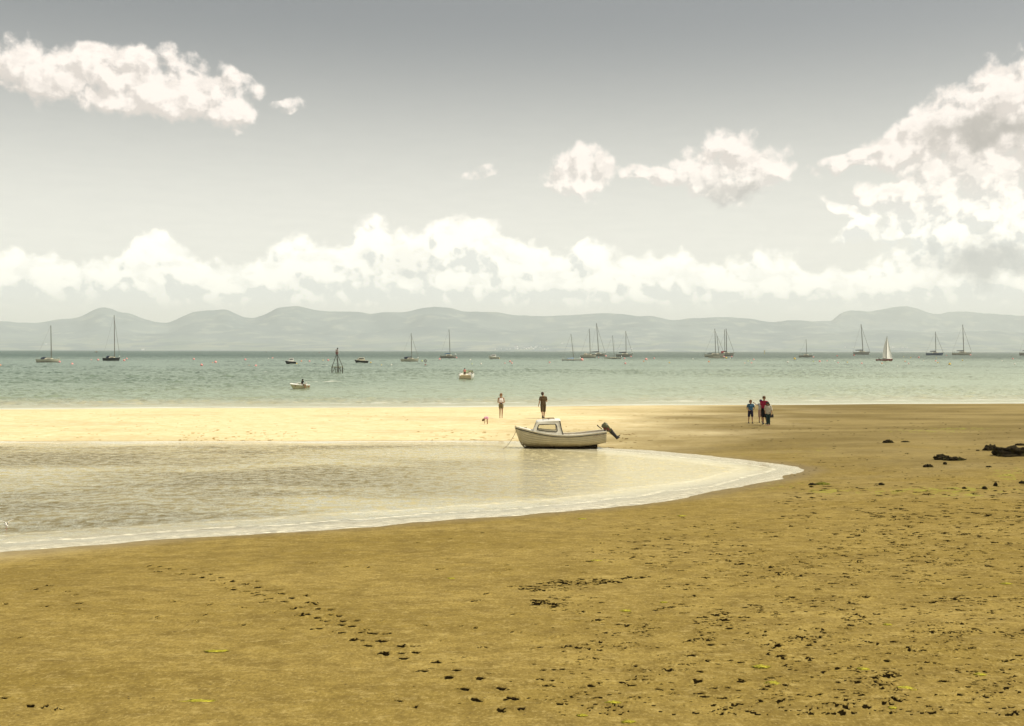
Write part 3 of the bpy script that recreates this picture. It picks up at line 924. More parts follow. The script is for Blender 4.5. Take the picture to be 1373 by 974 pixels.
class MB:
    def __init__(s):
        s.v = []; s.f = []

    def add(s, v, f):
        k = len(s.v)
        s.v += [tuple(map(float, p)) for p in v]
        s.f += [tuple(i + k for i in q) for q in f]
        return s

    def box(s, c, d, rz=0.0, ry=0.0):
        mt = Matrix.Rotation(rz, 3, 'Z') @ Matrix.Rotation(ry, 3, 'Y')
        v = [Vector(c) + mt @ Vector((x * d[0] / 2, y * d[1] / 2, z * d[2] / 2)) for z in (-1, 1) for x, y in ((-1, -1), (1, -1), (1, 1), (-1, 1))]
        return s.add(v, [(0, 3, 2, 1), (4, 5, 6, 7), (0, 1, 5, 4), (1, 2, 6, 5), (2, 3, 7, 6), (3, 0, 4, 7)])

    def tube(s, pts, rad, n=8, caps=True, flat=1.0):
        pts = [Vector(p) for p in pts]
        if not hasattr(rad, '__len__'): rad = [rad] * len(pts)
        rings = []
        for i, p in enumerate(pts):
            d = (pts[min(i + 1, len(pts) - 1)] - pts[max(i - 1, 0)]).normalized()
            up = Vector((0, 1, 0)) if abs(d.y) < 0.9 else Vector((1, 0, 0))
            a = d.cross(up).normalized(); b = d.cross(a).normalized()
            rings.append([p + (a * math.cos(t) + b * math.sin(t) * flat) * rad[i] for t in (2 * math.pi * k / n for k in range(n))])
        s.loft(rings, True, caps)
        return s

    def loft(s, rings, closed=True, caps=True):
        n = len(rings[0]); v = [p for r in rings for p in r]; f = []
        for i in range(len(rings) - 1):
            for k in range(n if closed else n - 1):
                a = i * n + k; b = i * n + (k + 1) % n
                f.append((a, b, b + n, a + n))
        if caps:
            f.append(tuple(range(n))[::-1]); f.append(tuple((len(rings) - 1) * n + k for k in range(n)))
        return s.add(v, f)

    def ball(s, c, r, nu=12, nv=8):
        c = Vector(c); r = r if hasattr(r, '__len__') else (r, r, r)
        v = [c + Vector((0, 0, -r[2]))]
        for j in range(1, nv):
            t = math.pi * j / nv - math.pi / 2
            for i in range(nu):
                a = 2 * math.pi * i / nu
                v.append(c + Vector((r[0] * math.cos(a) * math.cos(t), r[1] * math.sin(a) * math.cos(t), r[2] * math.sin(t))))
        v.append(c + Vector((0, 0, r[2])))
        f = [(0, 1 + (i + 1) % nu, 1 + i) for i in range(nu)]
        for j in range(nv - 2):
            for i in range(nu):
                a = 1 + j * nu + i; b = 1 + j * nu + (i + 1) % nu
                f.append((a, b, b + nu, a + nu))
        t = len(v) - 1; o = 1 + (nv - 2) * nu
        f += [(t, o + i, o + (i + 1) % nu) for i in range(nu)]
        return s.add(v, f)

    def prism(s, poly, y0, y1):
        """polygon in x,z pulled from y0 to y1"""
        n = len(poly)
        v = [(x, y0, z) for x, z in poly] + [(x, y1, z) for x, z in poly]
        return s.add(v, [tuple(range(n)), tuple(range(2 * n - 1, n - 1, -1))] + [(i, i + n, (i + 1) % n + n, (i + 1) % n) for i in range(n)])

    def build(s, name, mat, parent=None, smooth=None, bevel=0.0):
        me = bpy.data.meshes.new(name)
        me.from_pydata(s.v, [], s.f)
        bm = bmesh.new(); bm.from_mesh(me)
        bmesh.ops.recalc_face_normals(bm, faces=bm.faces)
        if bevel:
            bmesh.ops.bevel(bm, geom=[e for e in bm.edges if len(e.link_faces) == 2 and e.calc_face_angle(0) > 0.6], offset=bevel, segments=2, affect='EDGES', profile=0.6)
        if smooth is not None:
            for f in bm.faces: f.smooth = True
            for e in bm.edges:
                if len(e.link_faces) == 2 and e.calc_face_angle(0) > smooth: e.smooth = False
        bm.to_mesh(me); bm.free()
        me.materials.append(mat)
        o = bpy.data.objects.new(name, me)
        COL.objects.link(o)
        if parent: o.parent = parent
        return o


def thing(name, label, cat, loc=(0, 0, 0), rz=0.0, group=None):
    o = bpy.data.objects.new(name, None)
    COL.objects.link(o)
    o.empty_display_size = 0.2
    o.location = loc; o.rotation_euler = (0, 0, rz)
    o['label'] = label; o['category'] = cat
    if group: o['group'] = group
    return o


def tag(o, label, cat, group=None):
    o['label'] = label; o['category'] = cat
    if group: o['group'] = group
    return o


def water_at(px, py):
    """point on the sea under a photograph pixel, and metres per photograph pixel there"""
    p = at_z(px, py, 0.0)
    return Vector(p), p[1] / FPX


# ------------------------------------------------------------------ hulls
def hull_mb(L, beam, fb, rake=0.08, transom=0.75, draft=0.5, bowrise=0.25, sheer_drop=0.0):
    """bow towards +x; deck edge from fb (stern) to fb*(1+bowrise) (bow); returns mesh and deck outline"""
    st = np.linspace(0, 1, 17); rings = []; deck = []
    for t in st:
        w = beam / 2 * (transom + (1 - transom) * math.sin(min(1, t / 0.45) * math.pi / 2)) if t < 0.45 else beam / 2 * max(0.0, 1 - ((t - 0.45) / 0.55) ** 2.3)
        w = max(w, 0.012 * beam)
        zt = fb * (1 + bowrise * t * t + 0.06 * (1 - t) ** 2)
        ring = []
        for q in (1.0, 0.8, 0.5, 0.2, 0.0):
            z = -draft * 0.5 + (zt + draft * 0.5) * q
            ww = w * (0.35 + 0.65 * q ** 0.45) if q > 0 else w * 0.28
            x = -L / 2 + L * t - rake * L * (1 - q) * max(0, (t - 0.55) / 0.45) ** 2 + 0.025 * L * (1 - q) * (1 - t) ** 4
            ring.append((x, ww, z))
        full = ring + [(x, -y, z) for x, y, z in ring[::-1]]
        rings.append(full); deck.append((ring[0][0], w, zt))
    mb = MB().loft(rings, True, True)
    return mb, deck


def deck_z(deck, x):
    return float(np.interp(x, [d[0] for d in deck], [d[2] for d in deck]))


def deck_w(deck, x):
    return float(np.interp(x, [d[0] for d in deck], [d[1] for d in deck]))


CREAM = M('cream_gelcoat', (0.62, 0.58, 0.43), 0.35, 0.5, 0.06, 0.6)
WHITE = M('white_gelcoat', (0.80, 0.78, 0.70), 0.3, 0.5, 0.04, 0.6)
BLACKH = M('black_gelcoat', (0.02, 0.02, 0.02), 0.3, 0.5)
NAVY = M('navy_gelcoat', (0.02, 0.06, 0.14), 0.3, 0.5)
REDH = M('maroon_gelcoat', (0.24, 0.035, 0.025), 0.35, 0.5)
GREYH = M('grey_gelcoat', (0.38, 0.36, 0.28), 0.4, 0.4, 0.08, 0.6)
MAST = M('weathered_mast', (0.12, 0.105, 0.075), 0.5, 0.4)
RIG = M('wire_rigging', (0.16, 0.14, 0.10), 0.5, 0.4)
COVER = M('navy_sail_cover', (0.02, 0.028, 0.05), 0.8, 0.1, 0.2, 4)
REDC = M('red_canvas', (0.28, 0.03, 0.03), 0.8, 0.1, 0.2, 4)
DARKW = M('tinted_cabin_glass', (0.03, 0.035, 0.035), 0.15, 0.6)
SAIL = M('white_sailcloth', (0.95, 0.92, 0.84), 0.8, 0.1)
TEAK = M('teak_deck', (0.30, 0.22, 0.13), 0.7, 0.2, 0.15, 4)
METAL = M('stainless_rail', (0.45, 0.45, 0.42), 0.3, 0.6, metallic=0.6)
BOOT = M('dark_boot_stripe', (0.03, 0.03, 0.025), 0.5, 0.3)


def yacht(px0, px1, wl, mast, top, label, hull=CREAM, bow=1, fbp=4.6, cover=COVER, covlen=0.34, hood=None, cabin=True, stay=True, mast2=None, yaw=0.0, mr=0.40, boomz=1.9):
    (mx, my) = mast; (tx, ty) = top
    pc, s = water_at((px0 + px1) / 2, wl)
    L = (px1 - px0) * s * 1.0
    root = thing('sailing_yacht', label, 'yacht', pc, (math.atan2(pc.x, pc.y) * -1) + (math.pi if bow < 0 else 0) + yaw, 'yachts moored in the bay')
    fb = fbp * s * 0.8
    mb, deck = hull_mb(L, L * 0.31, fb)
    mb.build('hull', hull, root, smooth=0.7)
    mb = MB(); mb.loft([[(x * 0.985, w * 0.93, z + 0.004 * L) for x, w, z in deck], [(x * 0.985, -w * 0.93, z + 0.004 * L) for x, w, z in deck]], False, False)
    mb.build('deck', CREAM if hull is not WHITE else WHITE, root)
    # dark boot stripe at the waterline
    if hull in (CREAM, GREYH, WHITE):
        mb2 = MB()
        st = []
        for x, w, z in deck[::2]:
            ww = max(w * 0.90, 0.02)
            st.append([(x * 0.93, ww, 0.005), (x * 0.93, ww * 1.02, 0.5 * s), (x * 0.93, -ww * 1.02, 0.5 * s), (x * 0.93, -ww, 0.005)])
        mb2.loft(st, True, True).build('boot_stripe', BOOT, root)
    if cabin:
        c = MB(); rings = []
        for t in np.linspace(0, 1, 7):
            x = -0.14 * L + 0.36 * L * t
            w = deck_w(deck, x) * 0.62; h = 1.55 * s * (1 - 0.55 * t ** 2) * min(1, 0.55 + t * 3)
            z = deck_z(deck, x)
            rings.append([(x, w, z), (x, w * 0.86, z + h), (x, 0, z + h * 1.12), (x, -w * 0.86, z + h), (x, -w, z)])
        cab = c.loft(rings, True, True).build('cabin', CREAM if hull is not WHITE else WHITE, root, smooth=0.6)
        for sd in (1, -1):
            wv = MB(); x0, x1 = -0.06 * L, 0.12 * L
            pts = []
            for x in np.linspace(x0, x1, 5):
                w = deck_w(deck, x) * 0.62; z = deck_z(deck, x)
                pts.append((x, sd * (w * 0.95 + 0.02), z + 0.62 * s))
            wv.tube(pts, 0.26 * s, 6).build('window', DARKW, cab)
    else:
        MB().box((0.02 * L, 0, deck_z(deck, 0) + 0.25 * s), (0.34 * L, L * 0.13, 0.5 * s)).build('cabin', WHITE, root)
    # rig
    lx = ((mx - (px0 + px1) / 2) * s) * bow
    tz = ty_to_z(ty, pc, tx)
    ltx = ((tx - (px0 + px1) / 2) * s) * bow
    zb = deck_z(deck, lx)
    r = mr * s
    MB().tube([(lx, 0, zb - 0.1), (ltx * 0.5 + lx * 0.5, 0, (zb + tz) / 2), (ltx, 0, tz)], [r, r * 0.92, r * 0.7], 8).build('mast', MAST, root, smooth=0.8)
    for q in (0.42, 0.72):
        z = zb + (tz - zb) * q; x = lx + (ltx - lx) * q
        MB().tube([(x, -L * 0.06, z), (x, L * 0.06, z)], r * 0.4, 5).build('spreader', MAST, root)
    bx = lx - covlen * L
    bz = zb + boomz * s
    bm = MB().tube([(lx, 0, bz), (bx, 0, bz + 0.1 * s)], 0.22 * s, 6).build('boom', MAST, root)
    if cover:
        MB().tube([(lx + 0.1 * s, 0, bz + 1.4 * s), (lx - 0.5 * s, 0, bz + 0.55 * s), (lx - covlen * L * 0.5, 0, bz + 0.5 * s), (bx, 0, bz + 0.35 * s)], [0.25 * s, 0.75 * s, 0.62 * s, 0.42 * s], 8).build('sail_cover', cover, bm, smooth=1.0)
    xb = L * 0.49; zbow = deck_z(deck, xb)
    if stay:
        MB().tube([(xb, 0, zbow), (lx + (ltx - lx) * 0.93, 0, zb + (tz - zb) * 0.93)], 0.17 * s, 5).build('furled_forestay', RIG, root)
    MB().tube([(-L * 0.49, 0, deck_z(deck, -L * 0.49)), (ltx, 0, tz)], 0.06 * s, 4).build('backstay', RIG, root)
    for sd in (1, -1):
        MB().tube([(lx - 0.01 * L, sd * deck_w(deck, lx) * 0.9, zb), (lx, sd * L * 0.06, zb + (tz - zb) * 0.72), (ltx, 0, tz)], 0.045 * s, 4).build('shroud', RIG, root)
    if mast2:
        (ax, ay) = mast2[0]; (cx_, cy_) = mast2[1]
        x1 = ((ax - (px0 + px1) / 2) * s) * bow; x2 = ((cx_ - (px0 + px1) / 2) * s) * bow
        MB().tube([(x1, 0, deck_z(deck, x1)), (x2, 0, ty_to_z(cy_, pc, cx_))], [r * 0.85, r * 0.6], 8).build('mizzen_mast', MAST, root)
    if hood is not None:
        hb = MB(); x0 = -0.13 * L; w = deck_w(deck, x0) * 0.55; z = deck_z(deck, x0)
        rings = []
        for t in np.linspace(0, 1, 5):
            x = x0 - 0.16 * L + 0.2 * L * t; h = (1.7 + 1.3 * math.sin(t * 2.4)) * s
            rings.append([(x, w, z), (x, w * 0.95, z + h * 0.75), (x, w * 0.5, z + h), (x, -w * 0.5, z + h), (x, -w * 0.95, z + h * 0.75), (x, -w, z)])
        hb.loft(rings, True, True).build('spray_hood', hood, root, smooth=0.8)
    # pulpit and stern rail
    for x0, x1 in ((0.40 * L, 0.495 * L), (-0.49 * L, -0.36 * L)):
        for sd in (1, -1):
            pr = MB()
            za, zb2 = deck_z(deck, x0), deck_z(deck, x1)
            wa, wb_ = deck_w(deck, x0) * 0.9, deck_w(deck, x1) * 0.9
            pr.tube([(x0, sd * wa, za), (x0, sd * wa, za + 1.5 * s), (x1, sd * wb_, zb2 + 1.5 * s), (x1, sd * wb_, zb2)], 0.07 * s, 4)
            pr.build('guard_rail', METAL, root)
    return root, s, L, deck


def ty_to_z(py, base, px):
    """height above the sea of a pixel row at the distance of base"""
    d = ray(px, py)
    return CAM_Z + d[2] * base.y


yacht(49, 79.5, 486, (68.5, 479), (68, 436.5), 'cream yacht with black sprayhood, furthest left of the moored yachts', CREAM, 1, 4.8, cover=None, hood=COVER, mr=0.55, stay=False)
yacht(138, 160.5, 484, (153.5, 477), (153, 423), 'black-hulled yacht with white cabin and the tallest mast on the left', BLACKH, 1, 4.6, cover=None, hood=COVER, mr=0.5)
yacht(537, 561.5, 485, (552, 478), (551.3, 447), 'cream yacht with dark boom cover left of the orange ringed marker buoy', CREAM, 1, 4.0, hood=COVER, covlen=0.42)
yacht(590, 612, 480.5, (603.5, 474), (602, 442), 'grey yacht with a blue sail cover, first yacht left of the small white cabin cruiser', GREYH, 1, 4.0, cover=M('blue_sail_cover', (0.04, 0.10, 0.2), 0.8, 0.1, 0.2, 4), stay=False)
yacht(753, 779, 483.8, (769.3, 480), (765.5, 448), 'low pale dinghy yacht with a leaning mast and blue cover amidships', WHITE, 1, 2.2, cover=M('pale_blue_cover', (0.25, 0.38, 0.55), 0.8, 0.1, 0.1, 4), cabin=False, stay=False, boomz=0.6, mr=0.32)
yacht(778, 799.5, 480, (791.5, 474), (790, 441), 'cream yacht overlapping the stern of the tallest masted yacht in mid bay', CREAM, 1, 4.2, hood=GREYH, cover=None, stay=False)
yacht(792, 812, 478, (802.8, 472), (799.6, 433.5), 'yacht with the tallest, slightly leaning mast and black boom cover in mid bay', GREYH, 1, 3.8, covlen=0.5, mr=0.45, boomz=2.2)
yacht(810, 833.5, 481.5, (823.7, 478), (821, 450), 'low cream sailing dinghy with thin bare mast beside the grey yacht', CREAM, 1, 2.2, cover=None, cabin=False, stay=False, mr=0.28)
yacht(825.5, 848.5, 478.5, (839.5, 472), (839, 444), 'grey yacht with a forestay and black boom cover, rightmost of the mid bay cluster', GREYH, 1, 3.8, covlen=0.42)
yacht(944.5, 971.5, 479, (959.5, 473), (958.3, 441), 'long cream yacht with black sail cover and second leaning mast', CREAM, 1, 4.2, covlen=0.4, mast2=((964, 474), (961, 450)), boomz=1.0)
yacht(962, 984.5, 477.8, (974.3, 471), (973.5, 441), 'cream two masted yacht with red canvas behind the long cream yacht', GREYH, 1, 4.6, hood=REDC, mast2=((972, 474), (971.3, 442)), mr=0.5)
yacht(1071, 1089.5, 479.5, (1081.6, 474), (1080.7, 455), 'small grey yacht with a short bare mast, between two yellow buoys', GREYH, 1, 3.2, cover=None, stay=False, mr=0.3)
yacht(1144, 1166, 475.8, (1157, 469), (1154.4, 435), 'grey yacht with black boom cover behind and left of the white sails', GREYH, 1, 4.2, covlen=0.45, mr=0.5)
yacht(1242, 1264.3, 476.8, (1254.7, 471), (1254, 445), 'navy blue hulled yacht with a short dark boom cover', NAVY, 1, 3.6, covlen=0.34, mr=0.45)
yacht(1277, 1302, 476.5, (1292, 470), (1290.5, 435.5), 'cream yacht with black boom cover, last complete yacht on the right', CREAM, 1, 4.0, covlen=0.36, mr=0.5)
yacht(1367.5, 1392, 477, (1380, 471), (1379, 438), 'pale yacht cut off by the right edge of the picture', GREYH, 1, 4.6, mr=0.5)

# low dinghy moored in front of the two cream yachts
pc, s = water_at(961, 480.7)
dn = thing('dinghy', 'low pale dinghy in front of the yacht with red canvas', 'dinghy', pc, -math.atan2(pc.x, pc.y))
mb, dk = hull_mb(22 * s, 6 * s, 1.7 * s, bowrise=0.1)
mb.build('hull', CREAM, dn, smooth=0.7)
MB().box((0, 0, 1.8 * s), (9 * s, 3.5 * s, 0.5 * s)).build('cover', WHITE, dn, bevel=0.1)

# sailing boat with its sails up
pc, s = water_at(1186, 484.5)
sb = thing('sailing_boat', 'dark red sailing boat under full white sails', 'sailing boat', pc, -math.atan2(pc.x, pc.y))
mb, dk = hull_mb(22.5 * s, 6 * s, 2.4 * s, bowrise=0.35, rake=0.12)
mb.build('hull', REDH, sb, smooth=0.7)
MB().loft([[(x * 0.985, w * 0.9, z + 0.02) for x, w, z in dk], [(x * 0.985, -w * 0.9, z + 0.02) for x, w, z in dk]], False, False).build('deck', WHITE, sb)
MB().box((1.0 * s, 0, 3.0 * s), (7 * s, 2.6 * s, 1.1 * s)).build('cabin', WHITE, sb, bevel=0.12)
mxl = (1188.5 - 1186) * s
topz = ty_to_z(451, pc, 1189)
MB().tube([(mxl, 0, 2.3 * s), (mxl + 0.5 * s, 0, topz)], [0.35 * s, 0.25 * s], 8).build('mast', MAST, sb)
MB().tube([(mxl, 0, 3.6 * s), (mxl - 5.4 * s, -3.6 * s, 3.6 * s)], 0.25 * s, 6).build('boom', MAST, sb)


def sail_mb(tack, clew, head, belly, lean, n=9):
    tack, clew, head = Vector(tack), Vector(clew), Vector(head)
    rows = []
    for i in range(n + 1):
        v = i / n; row = []
        a = tack.lerp(head, v); b = clew.lerp(head, v)
        for j in range(n + 1):
            u = j / n; p = a.lerp(b, u)
            p = p + Vector((0, belly * math.sin(math.pi * u) * (1 - v) ** 0.6, 0)) + Vector((lean * math.sin(math.pi * v) * u, 0, 0))
            row.append(p)
        rows.append(row)
    m = MB(); m.loft(rows, False, False)
    back = [[p + Vector((0, 0.02, 0)) for p in r] for r in rows]
    m.loft(back, False, False)
    return m


sail_mb((mxl - 0.2 * s, 0, 3.8 * s), (mxl - 5.3 * s, -3.6 * s, 3.7 * s), (mxl + 0.2 * s, 0, topz - 0.5 * s), 0.8 * s, -1.2 * s).build('mainsail', SAIL, sb, smooth=1)
sail_mb((mxl + 7.8 * s, 0, 2.9 * s), (mxl + 0.3 * s, -4.2 * s, 3.6 * s), (mxl + 0.7 * s, 0, topz - 1.2 * s), 1.0 * s, 0).build('jib', SAIL, sb, smooth=1)


# ------------------------------------------------------------------ motor boats
def motor_cruiser(px0, px1, wl, label, hullm, bow, fbp, cab=(0.1, 0.45, 4.0), light=WHITE, engine=False, rail=True):
    pc, s = water_at((px0 + px1) / 2, wl)
    L = (px1 - px0) * s
    r = thing('motor_boat', label, 'motor boat', pc, -math.atan2(pc.x, pc.y) + (math.pi if bow < 0 else 0), 'motor boats moored in the bay')
    mb, dk = hull_mb(L, L * 0.36, fbp * s, rake=0.16, transom=0.9, bowrise=0.45)
    mb.build('hull', hullm, r, smooth=0.7)
    MB().loft([[(x * 0.97, w * 0.93, z + 0.03) for x, w, z in dk], [(x * 0.97, -w * 0.93, z + 0.03) for x, w, z in dk]], False, False).build('deck', light, r)
    st = [(x, w, z) for x, w, z in dk]
    MB().tube([(x, w + 0.01, z - 0.2 * s) for x, w, z in st], 0.18 * s, 6).tube([(x, -w - 0.01, z - 0.2 * s) for x, w, z in st], 0.18 * s, 6).build('rubbing_strake', light, r)
    x0, x1, h = cab
    xa, xb = -L / 2 + L * x0, -L / 2 + L * x1
    z = deck_z(dk, xa); w = deck_w(dk, (xa + xb) / 2) * 0.62; h = h * s
    rings = []
    for q, f0, f1, ww in ((0, 0, 0.32, 1.0), (0.45, 0.02, 0.2, 0.97), (0.5, 0.03, 0.17, 0.95), (0.92, 0.07, -0.04, 0.82), (1.0, 0.12, -0.1, 0.7)):
        a = xa + (xb - xa) * f0; b = xb + (xb - xa) * f1
        rings.append([(a, -w * ww, z + h * q), (b, -w * ww * 0.75, z + h * q), (b, w * ww * 0.75, z + h * q), (a, w * ww, z + h * q)])
    cb = MB().loft(rings, True, True).build('cabin', light, r, smooth=0.5)
    wd = MB()
    for sd in (1, -1):
        wd.box(((xa + xb) / 2 + 0.02 * L, sd * w * 0.86, z + h * 0.7), ((xb - xa) * 0.74, w * 0.18, h * 0.3))
    wd.box((xb + (xb - xa) * 0.06, 0, z + h * 0.7), (0.08 * L * 0.8, w * 1.15, h * 0.3), ry=-0.5)
    wd.build('window', DARKW, cb)
    if rail:
        pr = MB()
        for sd in (1, -1):
            pr.tube([(x * 0.97, sd * w_ * 0.85, z_ + 1.2 * s) for x, w_, z_ in dk[10:]], 0.1 * s, 5)
            for x, w_, z_ in dk[10::3]: pr.tube([(x * 0.97, sd * w_ * 0.85, z_), (x * 0.97, sd * w_ * 0.85, z_ + 1.2 * s)], 0.08 * s, 4)
        pr.build('guard_rail', METAL, r)
    if engine:
        e = MB().ball((-L * 0.53, 0, 2.3 * s), (0.9 * s, 0.8 * s, 1.1 * s)).box((-L * 0.53, 0, 0.6 * s), (0.5 * s, 0.4 * s, 2.6 * s))
        e.build('outboard_engine', BLACKH, r, smooth=0.8)
    return r, s, L, dk


motor_cruiser(382, 397, 488.3, 'small dark hulled fishing boat with white wheelhouse, left of the tripod beacon', BLACKH, -1, 3.4, (0.2, 0.6, 4.2))
motor_cruiser(475, 494, 487, 'dark hulled cabin cruiser just right of the tripod beacon', BLACKH, -1, 3.2, (0.25, 0.7, 3.8), light=CREAM)
motor_cruiser(655, 669.5, 481.8, 'small white cabin cruiser with yellow fender, near the bay centre', CREAM, -1, 3.0, (0.3, 0.7, 3.2))


def speedboat():
    pc, s = water_at(401.5, 521.5)
    L = 26.5 * s
    r = thing('speedboat', 'white speedboat with windscreen in the left half of the bay', 'speedboat', pc, -math.atan2(pc.x, pc.y) + math.pi + 0.35)
    mb, dk = hull_mb(L, L * 0.36, 4.6 * s, rake=0.2, transom=0.9, bowrise=0.42, draft=0.3)
    mb.build('hull', M('speedboat_hull', (0.55, 0.50, 0.30), 0.3, 0.5, 0.1, 1), r, smooth=0.7)
    MB().tube([(x, w, z) for x, w, z in dk], 0.5 * s, 8).tube([(x, -w, z) for x, w, z in dk], 0.5 * s, 8).build('gunwale', WHITE, r, smooth=1)
    front = [d for d in dk if d[0] > 0.05 * L]
    MB().loft([[(x * 0.985, w * 0.95, z + 0.02) for x, w, z in front], [(x * 0.985, 0, z + 0.14) for x, w, z in front], [(x * 0.985, -w * 0.95, z + 0.02) for x, w, z in front]], False, False).build('foredeck', WHITE, r, smooth=1)
    back = [d for d in dk if d[0] <= 0.1 * L]
    MB().loft([[(x * 0.97, w * 0.9, z - 0.35) for x, w, z in back], [(x * 0.97, -w * 0.9, z - 0.35) for x, w, z in back]], False, False).build('cockpit_floor', TEAK, r)
    z = deck_z(dk, 0.1 * L); w = deck_w(dk, 0.1 * L)
    ws = MB()
    ring = [(-0.1 * L, w * 0.92), (0.06 * L, w * 0.86), (0.17 * L, w * 0.45), (0.19 * L, 0), (0.17 * L, -w * 0.45), (0.06 * L, -w * 0.86), (-0.1 * L, -w * 0.92)]
    lo = [(x, y, z) for x, y in ring]; hi = [(x - 0.07 * L, y * 0.88, z + 2.6 * s) for x, y in ring]
    ws.loft([lo, hi], False, False)
    wf = MB().tube(hi, 0.22 * s, 6)
    for a, b in zip(lo[::2], hi[::2]): wf.tube([a, b], 0.22 * s, 6)
    wo = wf.build('windscreen_frame', WHITE, r)
    ws.build('windscreen', GLASS, wo)
    for x in (-0.12 * L, -0.3 * L):
        MB().box((x, 0, z - 0.15), (0.1 * L, w * 1.3, 0.35)).box((x - 0.05 * L, 0, z + 0.1), (0.03 * L, w * 1.3, 0.5)).build('seat', WHITE, r, bevel=0.03)
    MB().ball((-0.53 * L, 0, 4.2 * s), (1.0 * s, 1.0 * s, 1.1 * s)).box((-0.54 * L, 0, 1.6 * s), (0.5 * s, 0.4 * s, 4 * s)).build('outboard_engine', BLACKH, r, smooth=0.8)
    for q, c in ((0.26, M('maroon_fender', (0.25, 0.08, 0.05), 0.6)), (-0.44, M('orange_fender', (0.45, 0.15, 0.05), 0.6))):
        x = q * L
        MB().ball((x, deck_w(dk, x) * 1.02, deck_z(dk, x) - 1.6 * s), (0.7 * s, 0.45 * s, 1.0 * s)).build('fender', c, r, smooth=1)
    return r, s, L, z


SPB = speedboat()


def stern_boat():
    """white motor boat seen from straight behind"""
    pc, s = water_at(626.5, 508.6)
    r = thing('motor_boat', 'white motor boat seen from astern carrying a person in pink', 'motor boat', pc, -math.atan2(pc.x, pc.y) + math.pi / 2 - 0.12)
    B = 18.5 * s; L = B * 2.4; fb = 7.0 * s
    mb, dk = hull_mb(L, B, fb, rake=0.15, transom=0.97, bowrise=0.3, draft=0.4)
    # open topped hull: sides and floor
    st = [d for d in dk]
    rings = []
    for x, w, z in st:
        rings.append([(x, w, z), (x, w * 1.0, z * 0.6), (x, w * 0.93, z * 0.2), (x, w * 0.6, -0.25), (x, -w * 0.6, -0.25), (x, -w * 0.93, z * 0.2), (x, -w, z * 0.6), (x, -w, z),
                      (x, -w * 0.86, z), (x, -w * 0.8, z * 0.45), (x, w * 0.8, z * 0.45), (x, w * 0.86, z)])
    MB().loft(rings, True, True).build('hull', WHITE, r, smooth=0.6)
    x0 = st[0][0]
    MB().box((x0 - 0.03, 0, fb * 0.52), (0.06, B * 0.82, fb * 0.42)).build('transom_panel', M('sandy_vinyl', (0.55, 0.45, 0.26), 0.6, 0.3, 0.1, 2), r, bevel=0.02)
    MB().box((x0 - 0.18, 0, fb * 0.14), (0.42, B * 0.86, fb * 0.17)).build('bathing_platform', M('olive_grp', (0.20, 0.18, 0.07), 0.6, 0.3), r, bevel=0.03)
    MB().box((x0 + 0.5, 0, fb * 0.68), (0.5, B * 0.7, fb * 0.36)).build('stern_seat', M('sandy_vinyl', (0.55, 0.45, 0.26)), r, bevel=0.05)
    for y in (-0.2, 0.22):
        MB().box((0.3, y * B, fb * 0.7), (0.45, B * 0.2, fb * 0.3)).box((0.05, y * B, fb * 0.98), (0.12, B * 0.2, fb * 0.5)).build('seat', WHITE, r, bevel=0.04)
    lo = [(0.22 * L, B * 0.42, fb), (0.3 * L, B * 0.2, fb * 1.1), (0.32 * L, 0, fb * 1.1), (0.3 * L, -B * 0.2, fb * 1.1), (0.22 * L, -B * 0.42, fb)]
    hi = [(x - 0.25, y * 0.85, z + fb * 0.62) for x, y, z in lo]
    fr_ = MB().tube(hi, 0.035, 6)
    for a, b in zip(lo, hi): fr_.tube([a, b], 0.03, 6)
    fo = fr_.build('windscreen_frame', METAL, r)
    MB().loft([lo, hi], False, False).build('windscreen', M('green_tint_screen', (0.62, 0.75, 0.5), 0.1, 0.6), fo)
    MB().box((0.3 * L, 0, fb * 1.03), (0.4, B * 0.7, 0.06)).build('dashboard', TEAK, r)
    for y in (1, -1):
        MB().tube([(x0 + 0.1, y * B * 0.45, fb), (x0 + 0.15, y * B * 0.44, fb * 1.25), (x0 + 0.9, y * B * 0.45, fb * 1.3), (0.1 * L, y * B * 0.47, fb * 1.15)], 0.03, 6).build('guard_rail', METAL, r)
    return r, s, B, fb, x0


STB = stern_boat()

# far off craft on the horizon
pc, s = water_at(129, 473.0)
fv = thing('ferry_boat', 'tiny dark boat on the horizon left of the tall black yacht', 'boat', pc, -math.atan2(pc.x, pc.y))
mb, dk = hull_mb(4.2 * s, 1.6 * s, 0.8 * s); mb.build('hull', BLACKH, fv)
MB().box((0.2 * s, 0, 1.3 * s), (2.2 * s, 1.2 * s, 1.0 * s)).build('wheelhouse', TEAK, fv, bevel=0.1)
pc, s = water_at(1016.5, 471.0)
fv = thing('ferry_boat', 'tiny brown boat on the horizon above the family in red', 'boat', pc, -math.atan2(pc.x, pc.y))
mb, dk = hull_mb(3.4 * s, 1.4 * s, 0.7 * s); mb.build('hull', TEAK, fv)
MB().box((-0.3 * s, 0, 1.1 * s), (1.6 * s, 1.0 * s, 0.9 * s)).build('wheelhouse', TEAK, fv, bevel=0.1)
for k, (px, py, lab) in enumerate(((357, 473, 'tiny dark boat on the horizon between the left yachts and the beacon'), (428, 473.4, 'tiny dark red boat on the horizon just left of the beacon top'), (1228, 471.3, 'tiny dark boat on the horizon left of the navy yacht'))):
    pc, s = water_at(px, py)
    fv = thing('distant_boat', lab, 'boat', pc, -math.atan2(pc.x, pc.y))
    mb, dk = hull_mb(1.8 * s, 0.8 * s, 0.5 * s); mb.build('hull', (BLACKH, REDH, BLACKH)[k], fv)
    MB().box((0, 0, 0.9 * s), (0.7 * s, 0.5 * s, 0.9 * s)).build('wheelhouse', TEAK, fv, bevel=0.1)


